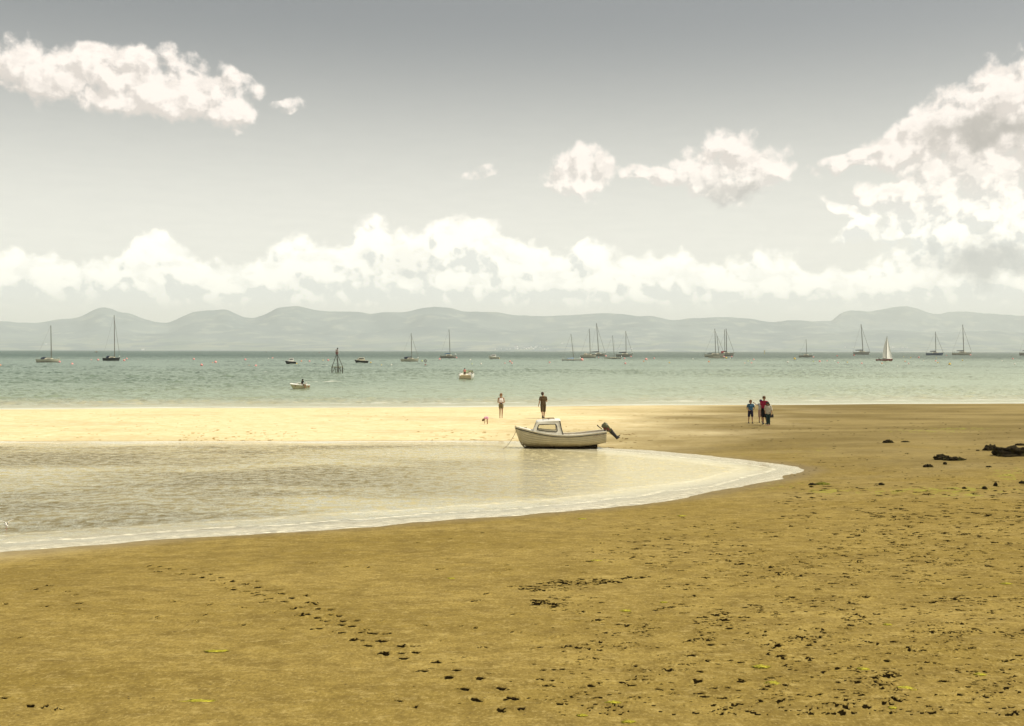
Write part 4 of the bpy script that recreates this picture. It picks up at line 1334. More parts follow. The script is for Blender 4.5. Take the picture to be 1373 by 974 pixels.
# ------------------------------------------------------------------ tripod beacon
def beacon():
    pc, s = water_at(452.3, 500)
    r = thing('navigation_beacon', 'dark timber tripod beacon with pink and white topmark standing in the sea', 'beacon', pc, 0)
    W = M('weedy_timber', (0.045, 0.038, 0.022), 0.9, 0.1, 0.3, 2); W2 = M('grey_timber', (0.07, 0.06, 0.045), 0.9, 0.1, 0.3, 2)
    hb = 7.0 * s; ht = 25.0 * s; cz = 31.5 * s
    piles = [(-7.2, 0), (-3.2, 4.5), (0.4, -3.4), (1.0, 5), (3.4, 4), (7.0, 0)]
    for x, y in piles:
        MB().tube([(x * s, y * s, -1.5), (x * s, y * s, hb)], 0.62 * s if x not in (-3.2, 3.4) else 0.35 * s, 8).build('pile', W, r)
    for a, b in (((-7.2, 0), (0.4, -3.4)), ((0.4, -3.4), (7.0, 0)), ((-7.2, 0), (1.0, 5)), ((1.0, 5), (7.0, 0))):
        MB().tube([(a[0] * 1.08 * s, a[1] * s, hb + 0.1), (b[0] * 1.08 * s, b[1] * s, hb + 0.1)], 0.45 * s, 6).build('cross_beam', M('ochre_timber', (0.13, 0.11, 0.035), 0.9, 0.1, 0.3, 2), r)
    for a, b in (((-3.2, 0), (-5.6, 0)), ((2.2, 0), (5.4, 0))):
        MB().tube([(a[0] * s, -1 * s, hb), (b[0] * s, 0, 0.3)], 0.32 * s, 6).build('brace', W, r)
    for x, y in ((-7.0, 0), (0.6, -3.2), (7.2, 0), (0.9, 4.8)):
        MB().tube([(x * s, y * s, hb), (x * 0.95 * s, y * 0.9 * s, hb + 2.0 * s), (-0.6 * s + x * 0.06 * s, y * 0.05 * s, ht)], [0.42 * s, 0.40 * s, 0.34 * s], 8).build('leg', W2, r)
    MB().box((-0.6 * s, 0, ht + 1.2 * s), (3.2 * s, 3.0 * s, 2.8 * s)).build('lower_panel', M('faded_maroon', (0.22, 0.10, 0.09), 0.8, 0.2, 0.15, 3), r, bevel=0.02)
    cg = MB()
    for i in range(6): cg.box((-0.6 * s, 0, ht + (2.9 + i * 0.62) * s), (3.5 * s, 3.2 * s, 0.34 * s))
    cg.box((-0.6 * s, 0, ht + 4.2 * s), (2.6 * s, 2.6 * s, 3.2 * s))
    cg.build('slatted_panel', M('faded_pink_paint', (0.55, 0.42, 0.37), 0.8, 0.2, 0.1, 3), r)
    MB().ball((0.3 * s, 0, ht + 7.4 * s), (0.95 * s, 0.9 * s, 1.1 * s)).tube([(0.2 * s, 0, ht + 6 * s), (0.2 * s, 0, ht + 7 * s)], 0.2 * s, 6).build('lamp', BLACKH, r, smooth=1)


beacon()

# marker buoy with a ring
pc, s = water_at(570.3, 490.5)
mk = thing('marker_buoy', 'dark red marker buoy carrying a ring on a thin pole', 'marker buoy', pc, 0)
MB().ball((0, 0, 0.7 * s), (1.35 * s, 1.35 * s, 1.3 * s)).build('float', M('oxide_red', (0.20, 0.05, 0.035), 0.6, 0.3), mk, smooth=1)
MB().tube([(0, 0, 1.5 * s), (0, 0, 4.8 * s)], 0.12 * s, 6).build('pole', METAL, mk)
tor = MB()
rr = [(1.35 * s * math.cos(a), 0, 6.3 * s + 1.6 * s * math.sin(a)) for a in np.linspace(0, 2 * math.pi, 17)]
tor.tube(rr, 0.42 * s, 6, caps=False)
tor.build('ring', M('dark_brown_ring', (0.09, 0.045, 0.03), 0.7, 0.2), mk, smooth=1)
pc, s = water_at(1025.2, 475.0)
mk = thing('channel_post', 'slim yellow channel post far out above the family', 'post', pc, 0)
MB().tube([(0, 0, -0.5), (0, 0, 3.6 * s)], 0.36 * s, 8).build('post', M('yellow_paint', (0.5, 0.36, 0.06), 0.6), mk)
MB().box((0, 0, 4.2 * s), (1.2 * s, 0.9 * s, 1.1 * s)).build('topmark', M('yellow_paint'), mk, bevel=0.05)

# ------------------------------------------------------------------ mooring buoys
PINK, ORNG, YELL, PALE, GREN, REDB = (M('pink_buoy_plastic', (0.80, 0.33, 0.29), 0.45, 0.4), M('orange_buoy_plastic', (0.75, 0.25, 0.08), 0.45, 0.4), M('yellow_buoy_plastic', (0.68, 0.46, 0.05), 0.45, 0.4),
                                      M('white_buoy_plastic', (0.75, 0.70, 0.58), 0.45, 0.4), M('lime_buoy_plastic', (0.5, 0.58, 0.18), 0.45, 0.4), M('red_buoy_plastic', (0.55, 0.08, 0.05), 0.45, 0.4))
BUOYS = [  # px, py, radius px, colour
    (80, 485.5, 1.5, 'p'), (97, 488.5, 1.6, 'p'), (131.5, 483, 1.5, 'p'), (166.6, 483.6, 1.5, 'p'), (170, 481.4, 1.2, 'p'), (0.6, 490, 1.1, 'o'), (122.3, 482.8, .7, 'p'),
    (260, 482, 1.4, 'p'), (270.4, 489.8, 1.8, 'p'), (289, 486, 1.8, 'p'), (285, 486.5, .7, 'o'), (329, 482.5, 1.4, 'p'), (343, 490.8, 1.6, 'p'), (334, 490.5, .8, 'o'), (365.6, 480.6, 1.1, 'p'), (360, 480.9, .6, 'w'),
    (404, 484.6, 1.0, 'o'), (415, 484.6, 1.1, 'p'), (433, 483.4, .8, 'y'), (440, 483.3, 1.4, 'p'), (497, 486.4, 1.0, 'y'), (511.6, 489.8, .8, 'y'), (397.7, 488, 1.1, 'y'),
    (525, 489.5, .9, 'w'), (566, 484.4, 1.2, 'g'), (589.6, 481.8, 1.3, 'p'), (612, 480, 1.1, 'p'), (630.5, 482.8, 1.0, 'w'), (633, 488.5, .9, 'g'), (645, 488.3, 1.2, 'w'), (684, 485, 1.3, 'p'), (686.3, 487.2, 1.2, 'p'),
    (677, 487.3, .8, 'p'), (737, 486.3, 1.1, 'p'), (669, 481, 1.0, 'y'), (780.3, 482.8, 2.1, 'p'), (812.4, 477.8, 1.3, 'p'), (802.6, 479.7, .8, 'p'), (837.3, 481.2, 1.2, 'p'), (846, 478.6, 1.1, 'p'), (838.4, 487.6, 1.3, 'p'), (863, 484.8, .9, 'o'),
    (866.4, 482.2, 1.8, 'p'), (877, 480.8, 1.1, 'p'), (897.5, 486.6, .9, 'y'), (950.5, 485.3, 1.2, 'o'), (929, 481.6, .7, 'w'), (970.7, 478.9, 1.3, 'p'), (973.7, 480.3, 1.4, 'y'), (981, 478.7, 1.1, 'p'), (979, 480.7, .8, 'w'),
    (1010.6, 482.6, 1.1, 'p'), (1007.4, 487, 1.1, 'p'), (1003, 484.6, .8, 'g'), (998.7, 487.3, .7, 'o'), (1056, 485.8, 1.2, 'w'), (1065.5, 481.4, 1.6, 'y'), (1090.7, 479.2, 1.0, 'p'), (1090.5, 485, .9, 'g'), (1099, 485, 1.4, 'p'),
    (1109, 484.3, .8, 'p'), (1119, 484.3, .9, 'w'), (1123.7, 486.6, .9, 'p'), (1122.5, 477.7, 1.0, 'r'), (1136, 486.1, .9, 'y'), (1144.7, 484.2, .7, 'w'), (1145.1, 476.7, 1.1, 'r'), (1155.3, 487.6, 1.2, 'p'),
    (1182.5, 487.6, 1.0, 'o'), (1203.5, 491.6, 1.0, 'w'), (1213.4, 485, .9, 'o'), (1218.3, 487.7, .8, 'p'), (1232, 479.7, 1.2, 'p'), (1221, 479.9, .8, 'y'), (1211.7, 479.1, .7, 'y'), (1238, 484, .9, 'w'), (1254.5, 484.5, 1.2, 'p'),
    (1257.3, 486.8, 1.0, 'y'), (1255.2, 480.6, .7, 'y'), (1273.4, 488.6, 1.7, 'y'), (1290.4, 483.5, .9, 'y'), (1301.2, 476.4, 1.2, 'p'), (1269, 477, .7, 'r'), (1358, 481.4, 1.1, 'p'), (1343.5, 484.2, .8, 'w'), (1360.3, 488.4, 1.0, 'w')]
CN = {'p': ('pink', PINK), 'o': ('orange', ORNG), 'y': ('yellow', YELL), 'w': ('white', PALE), 'g': ('lime', GREN), 'r': ('red', REDB)}
LAND = [(64, 'cream yacht with black sprayhood'), (149, 'black-hulled yacht'), (389, 'small dark fishing boat'), (452, 'tripod beacon'), (484, 'dark cabin cruiser'), (548, 'cream yacht beside the ringed marker'), (570, 'ringed marker buoy'),
        (601, 'yacht with blue sail cover'), (626, 'white boat seen from astern'), (662, 'small white cabin cruiser'), (728, 'walking man'), (766, 'leaning dinghy yacht'), (803, 'tallest mid bay mast'), (837, 'grey yacht with forestay'),
        (958, 'long cream yacht'), (974, 'two masted yacht'), (1007, 'boy in blue'), (1024, 'adult in red'), (1080, 'small grey yacht'), (1155, 'grey yacht left of the sails'), (1186, 'red sailing boat'), (1253, 'navy yacht'), (1289, 'last full yacht on the right')]


def buoy_mesh(mat):
    mb = MB(); mb.ball((0, 0, 0.45), (1, 1, 0.95), 14, 10)
    o = mb.build('mooring_buoy', mat, None, smooth=1)
    bm = bmesh.new(); bm.from_mesh(o.data)
    me = o.data
    bm.free()
    bpy.data.objects.remove(o)
    # the picking-up ring on top
    t = MB(); t.v = [tuple(v.co) for v in me.vertices]; t.f = [tuple(p.vertices) for p in me.polygons]
    t.tube([(0.32 * math.cos(a), 0, 1.42 + 0.25 * math.sin(a)) for a in np.linspace(-0.4, math.pi + 0.4, 9)], 0.08, 5)
    t.tube([(0, 0, 1.3), (0, 0, 1.45)], 0.2, 6)
    o = t.build('mooring_buoy', mat, None, smooth=0.9)
    bpy.data.meshes.remove(me)
    return o


bases = {k: buoy_mesh(v[1]) for k, v in CN.items()}
keys = {}
for i, (px, py, r, c) in enumerate(BUOYS):
    l = min(LAND, key=lambda q: abs(q[0] - px)); side = 'right' if px >= l[0] else 'left'
    keys.setdefault((c, l, side), []).append((abs(px - l[0]), i))
blab = {}
ordn = ['nearest', 'second nearest', 'third nearest', 'fourth nearest', 'fifth nearest', 'sixth nearest', 'seventh nearest', 'eighth nearest', 'ninth nearest', 'tenth nearest']
for (c, l, side), v in keys.items():
    v.sort()
    for n, (dx, i) in enumerate(v):
        size = 'tiny ' if BUOYS[i][2] < 0.95 else ('large ' if BUOYS[i][2] > 1.65 else '')
        blab[i] = '%s%s buoy %sto the %s of the %s' % (size, CN[c][0], ('' if len(v) == 1 else ordn[n] + ' '), side, l[1])
first = set()
for i, (px, py, r, c) in enumerate(BUOYS):
    pc, s = water_at(px, py + 0.45 * r)
    o = bases[c] if c not in first else bases[c].copy()
    if c in first: COL.objects.link(o)
    first.add(c)
    o.location = pc
    o.scale = (r * s,) * 3
    o.rotation_euler = (random.Random(i).uniform(-.15, .15), random.Random(i + 50).uniform(-.15, .15), i)
    tag(o, blab[i], 'buoy', '%s mooring buoys floating in the bay' % CN[c][0])

# ------------------------------------------------------------------ the far village
from mathutils.bvhtree import BVHTree
_V = []; _F = []
for o in [o for o in bpy.data.objects if o.name.startswith('hills')]:
    k = len(_V); _V += [tuple(v.co) for v in o.data.vertices]; _F += [tuple(i + k for i in p.vertices) for p in o.data.polygons]
bvh = BVHTree.FromPolygons(_V, _F)


def far_hit(px, py):
    d = Vector(ray(px, py))
    h = bvh.ray_cast(Vector((0, 0, CAM_Z)), d.normalized())
    return h[0]


HWALL = M('whitewashed_wall', (0.95, 0.94, 0.9), 0.9, 0.1); HROOF = M('pale_slate_roof', (0.3, 0.3, 0.3), 0.8, 0.2)


def house(loc, L, D, H, rz, label, grp):
    r = thing('house', label, 'house', loc, rz, grp)
    MB().box((0, 0, H * 0.5 - 1), (L, D, H + 2)).build('wall', HWALL, r)
    MB().add([(-L / 2 - .4, -D / 2 - .4, H), (L / 2 + .4, -D / 2 - .4, H), (L / 2 + .4, D / 2 + .4, H), (-L / 2 - .4, D / 2 + .4, H), (-L / 2, 0, H + D * 0.4), (L / 2, 0, H + D * 0.4)],
             [(0, 1, 5, 4), (2, 3, 4, 5), (0, 4, 3), (1, 2, 5), (0, 3, 2, 1)]).build('roof', HROOF, r)
    return r


rr_ = random.Random(4)
for px, py, sz in ((692, 466.4, 2.0), (692.5, 468.4, 1.8), (698, 468.6, 1.0), (702, 467.0, 1.0), (705, 468.2, 1.2), (709, 467.4, 1.2), (712, 465.8, 1.0), (715, 468.4, 1.2), (718, 466.5, 1.2), (719.5, 465.0, 1.0), (724, 466.5, 1.0), (728, 464.5, 0.9),
                   (684, 468.3, 1.0), (679, 468.8, 0.9), (735, 467.5, 0.8), (664, 468.6, 0.8), (672, 468.2, .8), (730, 468.4, .8)):
    h = far_hit(px, py)
    if h: house(h, sz * 15, sz * 9, sz * 8, rr_.uniform(-0.5, 0.5), 'tiny white house in the far village at the foot of the hills', 'houses of the far village')
for px, py, sz, lab in ((753.7, 461.2, 1.3, 'lone white house on the hillside right of the village'), (191.6, 469.8, 1.5, 'lone white house by the far shore right of the black yacht'), (61.5, 462, 1.3, 'white farmhouse on the hillside above the left yacht'),
                        (847, 468.3, 1.0, 'small white house by the far shore right of the grey yacht'), (830, 468.2, .9, 'small white house by the far shore behind the grey yacht'), (1197, 466.7, 1.5, 'white house by the far shore right of the white sails'),
                        (1210, 466.8, 1.2, 'left of two pale houses by the shore beyond the sails'), (1216, 466.9, 1.1, 'right of two pale houses by the shore beyond the sails'), (1133, 466.5, 1, 'white house by the far shore left of the tall grey yacht')):
    h = far_hit(px, py)
    if h: house(h, sz * 15, sz * 9, sz * 8, 0.2, lab, None)

# ================================================================== the clinker boat on the edge of the pool
def clinker_boat():
    S = 26.8
    base = at_z(752, 602.6, 0.0)
    dist = base[1]; S = FPX / dist
    root = thing('clinker_boat', 'cream clinker fishing boat with cabin and raised outboard, aground by the pool', 'boat', (base[0], base[1] + 0.75, -0.03), -math.atan2(base[0], base[1]) + 0.05)
    X = lambda px: (px - 752) / S
    Z = lambda py: (603.2 - py) / S
    HULL = simple_mat('cream_painted_planking', (0.60, 0.53, 0.34), 0.5, 0.3, 0.1, 2.5)
    nt = HULL.node_tree; nb = NB(nt)
    pr = [n for n in nt.nodes if n.type == 'BSDF_PRINCIPLED'][0]
    co = nb.node('ShaderNodeTexCoord').outputs['Object']
    z = nb.sep(co)[2]
    old = pr.inputs['Base Color'].links[0].from_socket
    st = nb.noise(nb.v('MULTIPLY', co, (5.0, 5.0, 1.0)), 1.2, 4.0, 0.6)
    low_tone = nb.ss(nb.m('ADD', z, nb.m('MULTIPLY', nb.m('SUBTRACT', st, 0.5), 0.22)), 0.40, 0.14)  # planking turns browner towards the bottom
    nb.put(pr.inputs['Base Color'], nb.mix(nb.m('MULTIPLY', low_tone, 0.85), old, (0.20, 0.14, 0.045)))
    ANTI = M('weedy_antifouling', (0.045, 0.03, 0.015), 0.9, 0.1, 0.4, 4)
    DARK = M('black_rubber_strake', (0.02, 0.02, 0.018), 0.6, 0.3)
    WH = M('white_topside_paint', (0.74, 0.70, 0.58), 0.4, 0.4, 0.05, 3, dirt=(0.5, 0.44, 0.3))
    # sheer, keel and beam along the length
    xs = np.linspace(X(691.5), X(813.5), 25)
    sheer = np.interp(xs, [X(p) for p in (691, 700, 709, 721, 733, 747, 762, 775, 788, 801, 814)], [Z(p) for p in (574, 576.0, 578, 580.6, 582.6, 583.9, 584.2, 583.6, 582.2, 580.6, 578.8)])
    bot = np.interp(xs, [X(p) for p in (691.4, 694, 697, 700, 704, 712, 725, 780, 802, 814)], [Z(p) for p in (575.2, 583, 591.5, 597, 600.5, 601.2, 601.5, 600.6, 598.0, 594.6)])
    u = (xs - xs[0]) / (xs[-1] - xs[0])
    beam = 0.86 * np.where(u < 0.6, np.sin(np.clip(u / 0.6, 0, 1) * math.pi / 2) ** 0.72, 1 - 0.20 * ((u - 0.6) / 0.4) ** 2)
    NP = 8
    outer = []; 
    for i in range(len(xs)):
        zt, zb, b = sheer[i], bot[i], max(beam[i], 0.012)
        pts = []
        for k in range(NP):
            for e in (0, 1):                       # lower edge of each plank laps outside the one below
                q = (k + e) / NP
                zz = zb + (zt - zb) * (q ** 1.25)
                full = 0.25 + 0.75 * u[i] if u[i] < 0.5 else 0.62
                yy_ = b * (1 - (1 - q) ** (2.0 + 1.2 * min(1, u[i] * 2))) ** (0.55 + 0.35 * (1 - min(1, u[i] * 2.2)))
                lap = 0.036 * (1 - e) * min(1, b / 0.3) if k > 0 else 0
                pts.append((xs[i], yy_ + lap, zz))
        outer.append(pts)
    mb = MB()
    near = [[(x, -y, z_) for x, y, z_ in r] for r in outer]
    mb.loft(near, False, False); mb.loft(outer, False, False)
    tr = near[-1] + outer[-1][::-1]
    mb.add(tr, [tuple(range(len(tr)))])
    hull = mb.build('hull', HULL, root, smooth=0.35)
    LAP_SHADE = M('shadowed_plank_edge', (0.30, 0.25, 0.14), 0.7, 0.1)  # dark tubes paint in the shade line under each plank lap
    for k in range(2, NP):
        for rr in (near, outer):
            MB().tube([(r_[2 * k][0], r_[2 * k][1] * 1.002, r_[2 * k][2]) for r_ in rr[1:]], 0.008, 5).build('plank_shade_line', LAP_SHADE, root, smooth=1)
    # inside skin and floor
    ins = MB(); rings = []
    for i in range(3, len(xs)):
        b = max(beam[i] - 0.06, 0.01); zt = sheer[i]
        rings.append([(xs[i] - 0.01, -b, zt), (xs[i] - 0.01, -b * 0.92, zt * 0.6 + 0.1), (xs[i] - 0.01, -b * 0.6, 0.30), (xs[i] - 0.01, b * 0.6, 0.30), (xs[i] - 0.01, b * 0.92, zt * 0.6 + 0.1), (xs[i] - 0.01, b, zt)])
    ins.loft(rings, False, False)
    ins.add([rings[-1][k] for k in range(6)], [(0, 1, 2, 3, 4, 5)])
    ins.build('inner_skin', WH, root, smooth=0.8)
    for sd in (-1, 1):
        MB().tube([(xs[i], sd * (beam[i] + 0.012), sheer[i] - 0.065) for i in range(len(xs))], 0.024, 8).build('rubbing_strake', DARK, root, smooth=1)
        g = MB()
        g.loft([[(xs[i], sd * (beam[i] + 0.02), sheer[i]), (xs[i], sd * (beam[i] + 0.02), sheer[i] + 0.035), (xs[i], sd * max(beam[i] - 0.08, 0.0), sheer[i] + 0.035), (xs[i], sd * max(beam[i] - 0.08, 0.0), sheer[i])] for i in range(len(xs))], True, True)
        g.build('gunwale', WH, root)
    # foredeck, stem, keel, rudder skeg
    fd = MB()
    k = [i for i in range(len(xs)) if xs[i] < X(722)]
    fd.loft([[(xs[i], -(beam[i] - 0.05), sheer[i] + 0.02) for i in k[1:]], [(xs[i], 0, sheer[i] + 0.075) for i in k[1:]], [(xs[i], beam[i] - 0.05, sheer[i] + 0.02) for i in k[1:]]], False, False)
    fd.build('foredeck', WH, root, smooth=1)
    MB().tube([(xs[0] - 0.02, 0, Z(572.2)), (xs[0] - 0.01, 0, Z(576)), (X(693.8), 0, Z(583)), (X(696.6), 0, Z(591.5)), (X(699.5), 0, Z(597.3)), (X(703.5), 0, Z(601.3))], 0.035, 8).build('stem', HULL, root, smooth=1)
    MB().prism([(X(703), Z(600.3)), (X(703), Z(603.4)), (X(802.5), Z(604.2)), (X(802.5), Z(596.8)), (X(790), Z(599.4)), (X(725), Z(600.8))], -0.045, 0.045).build('keel', ANTI, root)
    for sd in (-1, 1):
        bl = MB()
        bl.loft([[(x, sd * (0.30 + 0.03 * math.sin(math.pi * t)), 0.02), (x, sd * 0.40, 0.13), (x, sd * 0.52, 0.16), (x, sd * 0.34, 0.02)] for t, x in ((t, X(742) + t * (X(799) - X(742))) for t in np.linspace(0, 1, 8))], True, True)
        bl.build('bilge_keel', ANTI, root)
    # transom
    MB().box((xs[-1] + 0.015, 0, (sheer[-1] + bot[-1]) / 2 + 0.26), (0.04, beam[-1] * 1.2, 0.2)).build('engine_pad', M('varnished_wood', (0.26, 0.15, 0.06), 0.4, 0.4, 0.2, 6), root)
    # thwarts
    for px in (763, 784, 801):
        x = X(px); i = int(np.argmin(abs(xs - x)))
        MB().box((x, 0, sheer[i] - 0.16), (0.26, (beam[i] - 0.08) * 2, 0.035)).build('thwart', M('varnished_wood'), root)
    # cuddy cabin: two side walls with a window each, windscreen, roof, open behind
    def wall(sd):
        out_b = [(X(715), Z(579.0)), (X(717.6), Z(571.6)), (X(719.3), Z(568.0)), (X(722), Z(566.3)), (X(735), Z(565.4)), (X(747.5), Z(564.6)), (X(750.6), Z(566)), (X(752.0), Z(573)), (X(754.2), Z(583)), (X(745), Z(583)), (X(733), Z(581.8)), (X(722), Z(580.2))]
        inn_b = [(X(720.6), Z(576.2)), (X(720.8), Z(574.4)), (X(721.8), Z(571.0)), (X(723.3), Z(569.6)), (X(734), Z(569.2)), (X(744.6), Z(569.0)), (X(745.8), Z(570.2)), (X(746.6), Z(573.5)), (X(747.2), Z(578.2)), (X(745.0), Z(579.4)), (X(734), Z(578.6)), (X(723), Z(577.2))]
        zb, ztop = Z(583), Z(564.6)
        def yy_(z_, o=0.0): return sd * (0.66 - 0.13 * (z_ - zb) / (ztop - zb) + o)
        m = MB(); n = len(out_b)
        rings = [[(x, yy_(z_), z_) for x, z_ in out_b], [(x, yy_(z_), z_) for x, z_ in inn_b], [(x, yy_(z_, -0.035), z_) for x, z_ in inn_b], [(x, yy_(z_, -0.035), z_) for x, z_ in out_b]]
        rings.append(rings[0])
        m.loft(rings, True, False)
        w = m.build('cabin_side', WH, cab)
        fr_ = MB().tube([(x, yy_(z_, 0.004), z_) for x, z_ in inn_b + inn_b[:1]], 0.021, 6, caps=False)
        wf = fr_.build('window_frame', DARK, cab, smooth=1)
        MB().add([(x, yy_(z_, -0.015), z_) for x, z_ in inn_b], [tuple(range(n))]).build('window_pane', GLASS, cab)
        return yy_
    cab = MB()
    # windscreen panel with three frames as the cabin's front
    zb, ztop = Z(579.0), Z(566.3)
    x0, x1 = X(715), X(721.5)
    fp = [(-0.62, 0), (-0.52, 1), (0.52, 1), (0.62, 0)]
    ip = [(-0.55, 0.34), (-0.47, 0.88), (0.47, 0.88), (0.55, 0.34)]
    def fpt(p, o=0.0): return (x0 + (x1 - x0) * p[1] + o, p[0], zb + (ztop - zb) * p[1])
    cab.loft([[fpt(p) for p in fp], [fpt(p) for p in ip], [fpt(p, 0.03) for p in ip], [fpt(p, 0.03) for p in fp], [fpt(p) for p in fp]], True, False)
    cab.box((x0 + (x1 - x0) * 0.62 + 0.012, 0, zb + (ztop - zb) * 0.62), (0.03, 0.05, (ztop - zb) * 0.6), ry=0.45)
    cab = cab.build('cabin', WH, root)
    MB().add([fpt(p, 0.015) for p in ip], [(0, 1, 2, 3)]).build('windscreen', GLASS, cab)
    for sd in (-1, 1): wall(sd)
    rf = MB()
    rings = []
    for x, z_, w in ((X(719.2), Z(567.0), 0.46), (X(720.6), Z(565.8), 0.53), (X(735), Z(564.6), 0.55), (X(749.5), Z(563.9), 0.56), (X(751.6), Z(564.6), 0.55)):
        rings.append([(x, -w, z_ - 0.035), (x, -w * 0.96, z_ + 0.012), (x, -w * 0.5, z_ + 0.05), (x, w * 0.5, z_ + 0.05), (x, w * 0.96, z_ + 0.012), (x, w, z_ - 0.035)])
    rf.loft(rings, True, True)
    rf.build('roof', M('white_roof_paint', (0.80, 0.78, 0.70), 0.35, 0.4, 0.03, 3), cab, smooth=0.9)
    for sd in (-0.36, 0.36):
        hr = MB().tube([(X(728), sd, Z(564.0)), (X(728.4), sd, Z(562.6)), (X(743.6), sd, Z(561.9)), (X(744), sd, Z(563.6))], 0.014, 6)
        hr.tube([(X(736), sd, Z(562.2)), (X(736), sd, Z(563.8))], 0.014, 6)
        hr.build('hand_rail', M('dark_wood_rail', (0.10, 0.07, 0.04), 0.6), cab)
    for sd in (-1, 1):
        MB().tube([(X(750.8), sd * 0.545, Z(565)), (X(752.5), sd * 0.60, Z(574)), (X(755.0), sd * 0.655, Z(583))], 0.024, 6).build('door_edge', DARK, cab, smooth=1)
    MB().tube([(X(750.8), -0.545, Z(565)), (X(751.2), 0, Z(563.9)), (X(750.8), 0.545, Z(565))], 0.022, 6).build('roof_edge', DARK, cab)
    # bow cleat, fairlead, rowlocks
    MB().box((X(704.5), 0, Z(575.0)), (0.16, 0.05, 0.03)).box((X(704.5), 0, Z(575.6)), (0.05, 0.05, 0.07)).build('cleat', DARK, root, bevel=0.008)
    for px in (761, 790):
        i = int(np.argmin(abs(xs - X(px))))
        MB().tube([(xs[i], -beam[i] + 0.02, sheer[i] + 0.03), (xs[i], -beam[i] + 0.02, sheer[i] + 0.09)], 0.012, 6).tube([(xs[i] + 0.03 * math.cos(a), -beam[i] + 0.02, sheer[i] + 0.12 + 0.03 * math.sin(a)) for a in np.linspace(-3.9, 0.7, 8)], 0.009, 5).build('rowlock', METAL, root)
    # worn registration letters, unreadable at this distance: short paint strokes
    def strokes(px0, px1, py, col, n, seed):
        rg = random.Random(seed); m = MB()
        for k in range(n):
            px = px0 + (px1 - px0) * (k + 0.2) / n
            x = X(px); i = min(max(int(np.searchsorted(xs, x)), 1), len(xs) - 1)
            f = (x - xs[i - 1]) / (xs[i] - xs[i - 1])
            b = beam[i - 1] + (beam[i] - beam[i - 1]) * f; zt = sheer[i - 1] + (sheer[i] - sheer[i - 1]) * f
            z_ = zt - py
            y0 = -(b + 0.012)
            if rg.random() < 0.85: m.box((x, y0, z_), (0.010, 0.006, 0.055))
            if rg.random() < 0.6: m.box((x + 0.02, y0, z_ + rg.choice((-0.022, 0, 0.022))), (0.03, 0.006, 0.010))
            if rg.random() < 0.5: m.box((x + 0.038, y0, z_), (0.010, 0.006, 0.055))
        m.build('registration_marks', col, root)
    strokes(795, 810.5, 0.135, M('faded_red_lettering', (0.24, 0.10, 0.07), 0.7), 13, 3)
    strokes(697.5, 704.5, 0.115, M('faded_black_lettering', (0.10, 0.08, 0.05), 0.7), 7, 5)
    # outboard engine tipped up out of the water
    COWL = M('olive_engine_cowl', (0.085, 0.085, 0.03), 0.35, 0.5, 0.15, 6); EB = M('black_engine_metal', (0.018, 0.017, 0.014), 0.5, 0.4)
    RD = M('dark_red_decal', (0.20, 0.02, 0.02), 0.5)
    eng = MB()
    px_ = lambda a, b, y=0.0: (X(a), y, Z(b))
    rings = []
    for (ax, az_), (bx, bz), w in (((807.6, 573.0), (812.8, 578.4), 0.12), ((808.6, 570.2), (816.5, 580.4), 0.17), ((812.2, 567.0), (820.6, 580.8), 0.18), ((815.6, 568.6), (822.2, 579.2), 0.15)):
        a = Vector(px_(ax, az_)); b = Vector(px_(bx, bz)); c = (a + b) / 2; h = (b - a) / 2
        n_ = h.cross(Vector((0, 1, 0))).normalized()
        rings.append([c + h * math.cos(t) * (abs(math.cos(t)) ** -0.25 if abs(math.cos(t)) > 0.05 else 1) * 0.98 + Vector((0, 1, 0)) * w * math.sin(t) for t in (2 * math.pi * k / 14 for k in range(14))])
    eng = eng.loft(rings, True, True).build('outboard_engine', COWL, root, smooth=0.9)
    MB().tube([px_(819.0, 577.2), px_(823.2, 582.0), px_(827.8, 586.8), px_(830.4, 589.6)], [0.115, 0.095, 0.075, 0.07], 8, flat=0.6).build('leg', EB, eng, smooth=1)
    MB().box(px_(826.2, 584.4), (0.22, 0.16, 0.02), ry=-2.35 + math.pi).build('cavitation_plate', EB, eng)
    MB().ball(px_(829.8, 588.2), (0.09, 0.05, 0.06)).tube([px_(829.4, 588.8), px_(831.2, 585.4)], 0.03, 8).build('gearcase', EB, eng, smooth=1)
    prop = MB()
    for a in (0.4, 2.5, 4.6):
        c = Vector(px_(831.3, 586.0)); prop.add([c, c + Vector((0.05, 0.10 * math.cos(a), 0.10 * math.sin(a))), c + Vector((0.09, 0.11 * math.cos(a + 0.6), 0.11 * math.sin(a + 0.6))), c + Vector((0.03, 0.03, 0))], [(0, 1, 2, 3)])
    prop.build('propeller', EB, eng)
    MB().box(px_(813.4, 579.6), (0.14, 0.22, 0.26)).build('clamp_bracket', EB, eng, bevel=0.02)
    MB().tube([px_(802.2, 571.2), px_(804.6, 573.6), px_(808.6, 576.6)], [0.032, 0.024, 0.02], 8).build('tiller', EB, eng, smooth=1)
    MB().box(px_(812.0, 575.8, -0.165), (0.13, 0.02, 0.05), ry=0.75).box(px_(816.8, 576.2, -0.165), (0.06, 0.03, 0.16), ry=-0.6).build('decal', RD, eng)
    return root, X, Z, S


CB, BX, BZ, BS = clinker_boat()
# mooring line from the bow, falling into the pool


def cb_world(px, py, y=0.0):
    v = Vector((BX(px), y, BZ(py)))
    v = Matrix.Rotation(CB.rotation_euler[2], 3, 'Z') @ v
    return v + Vector(CB.location)


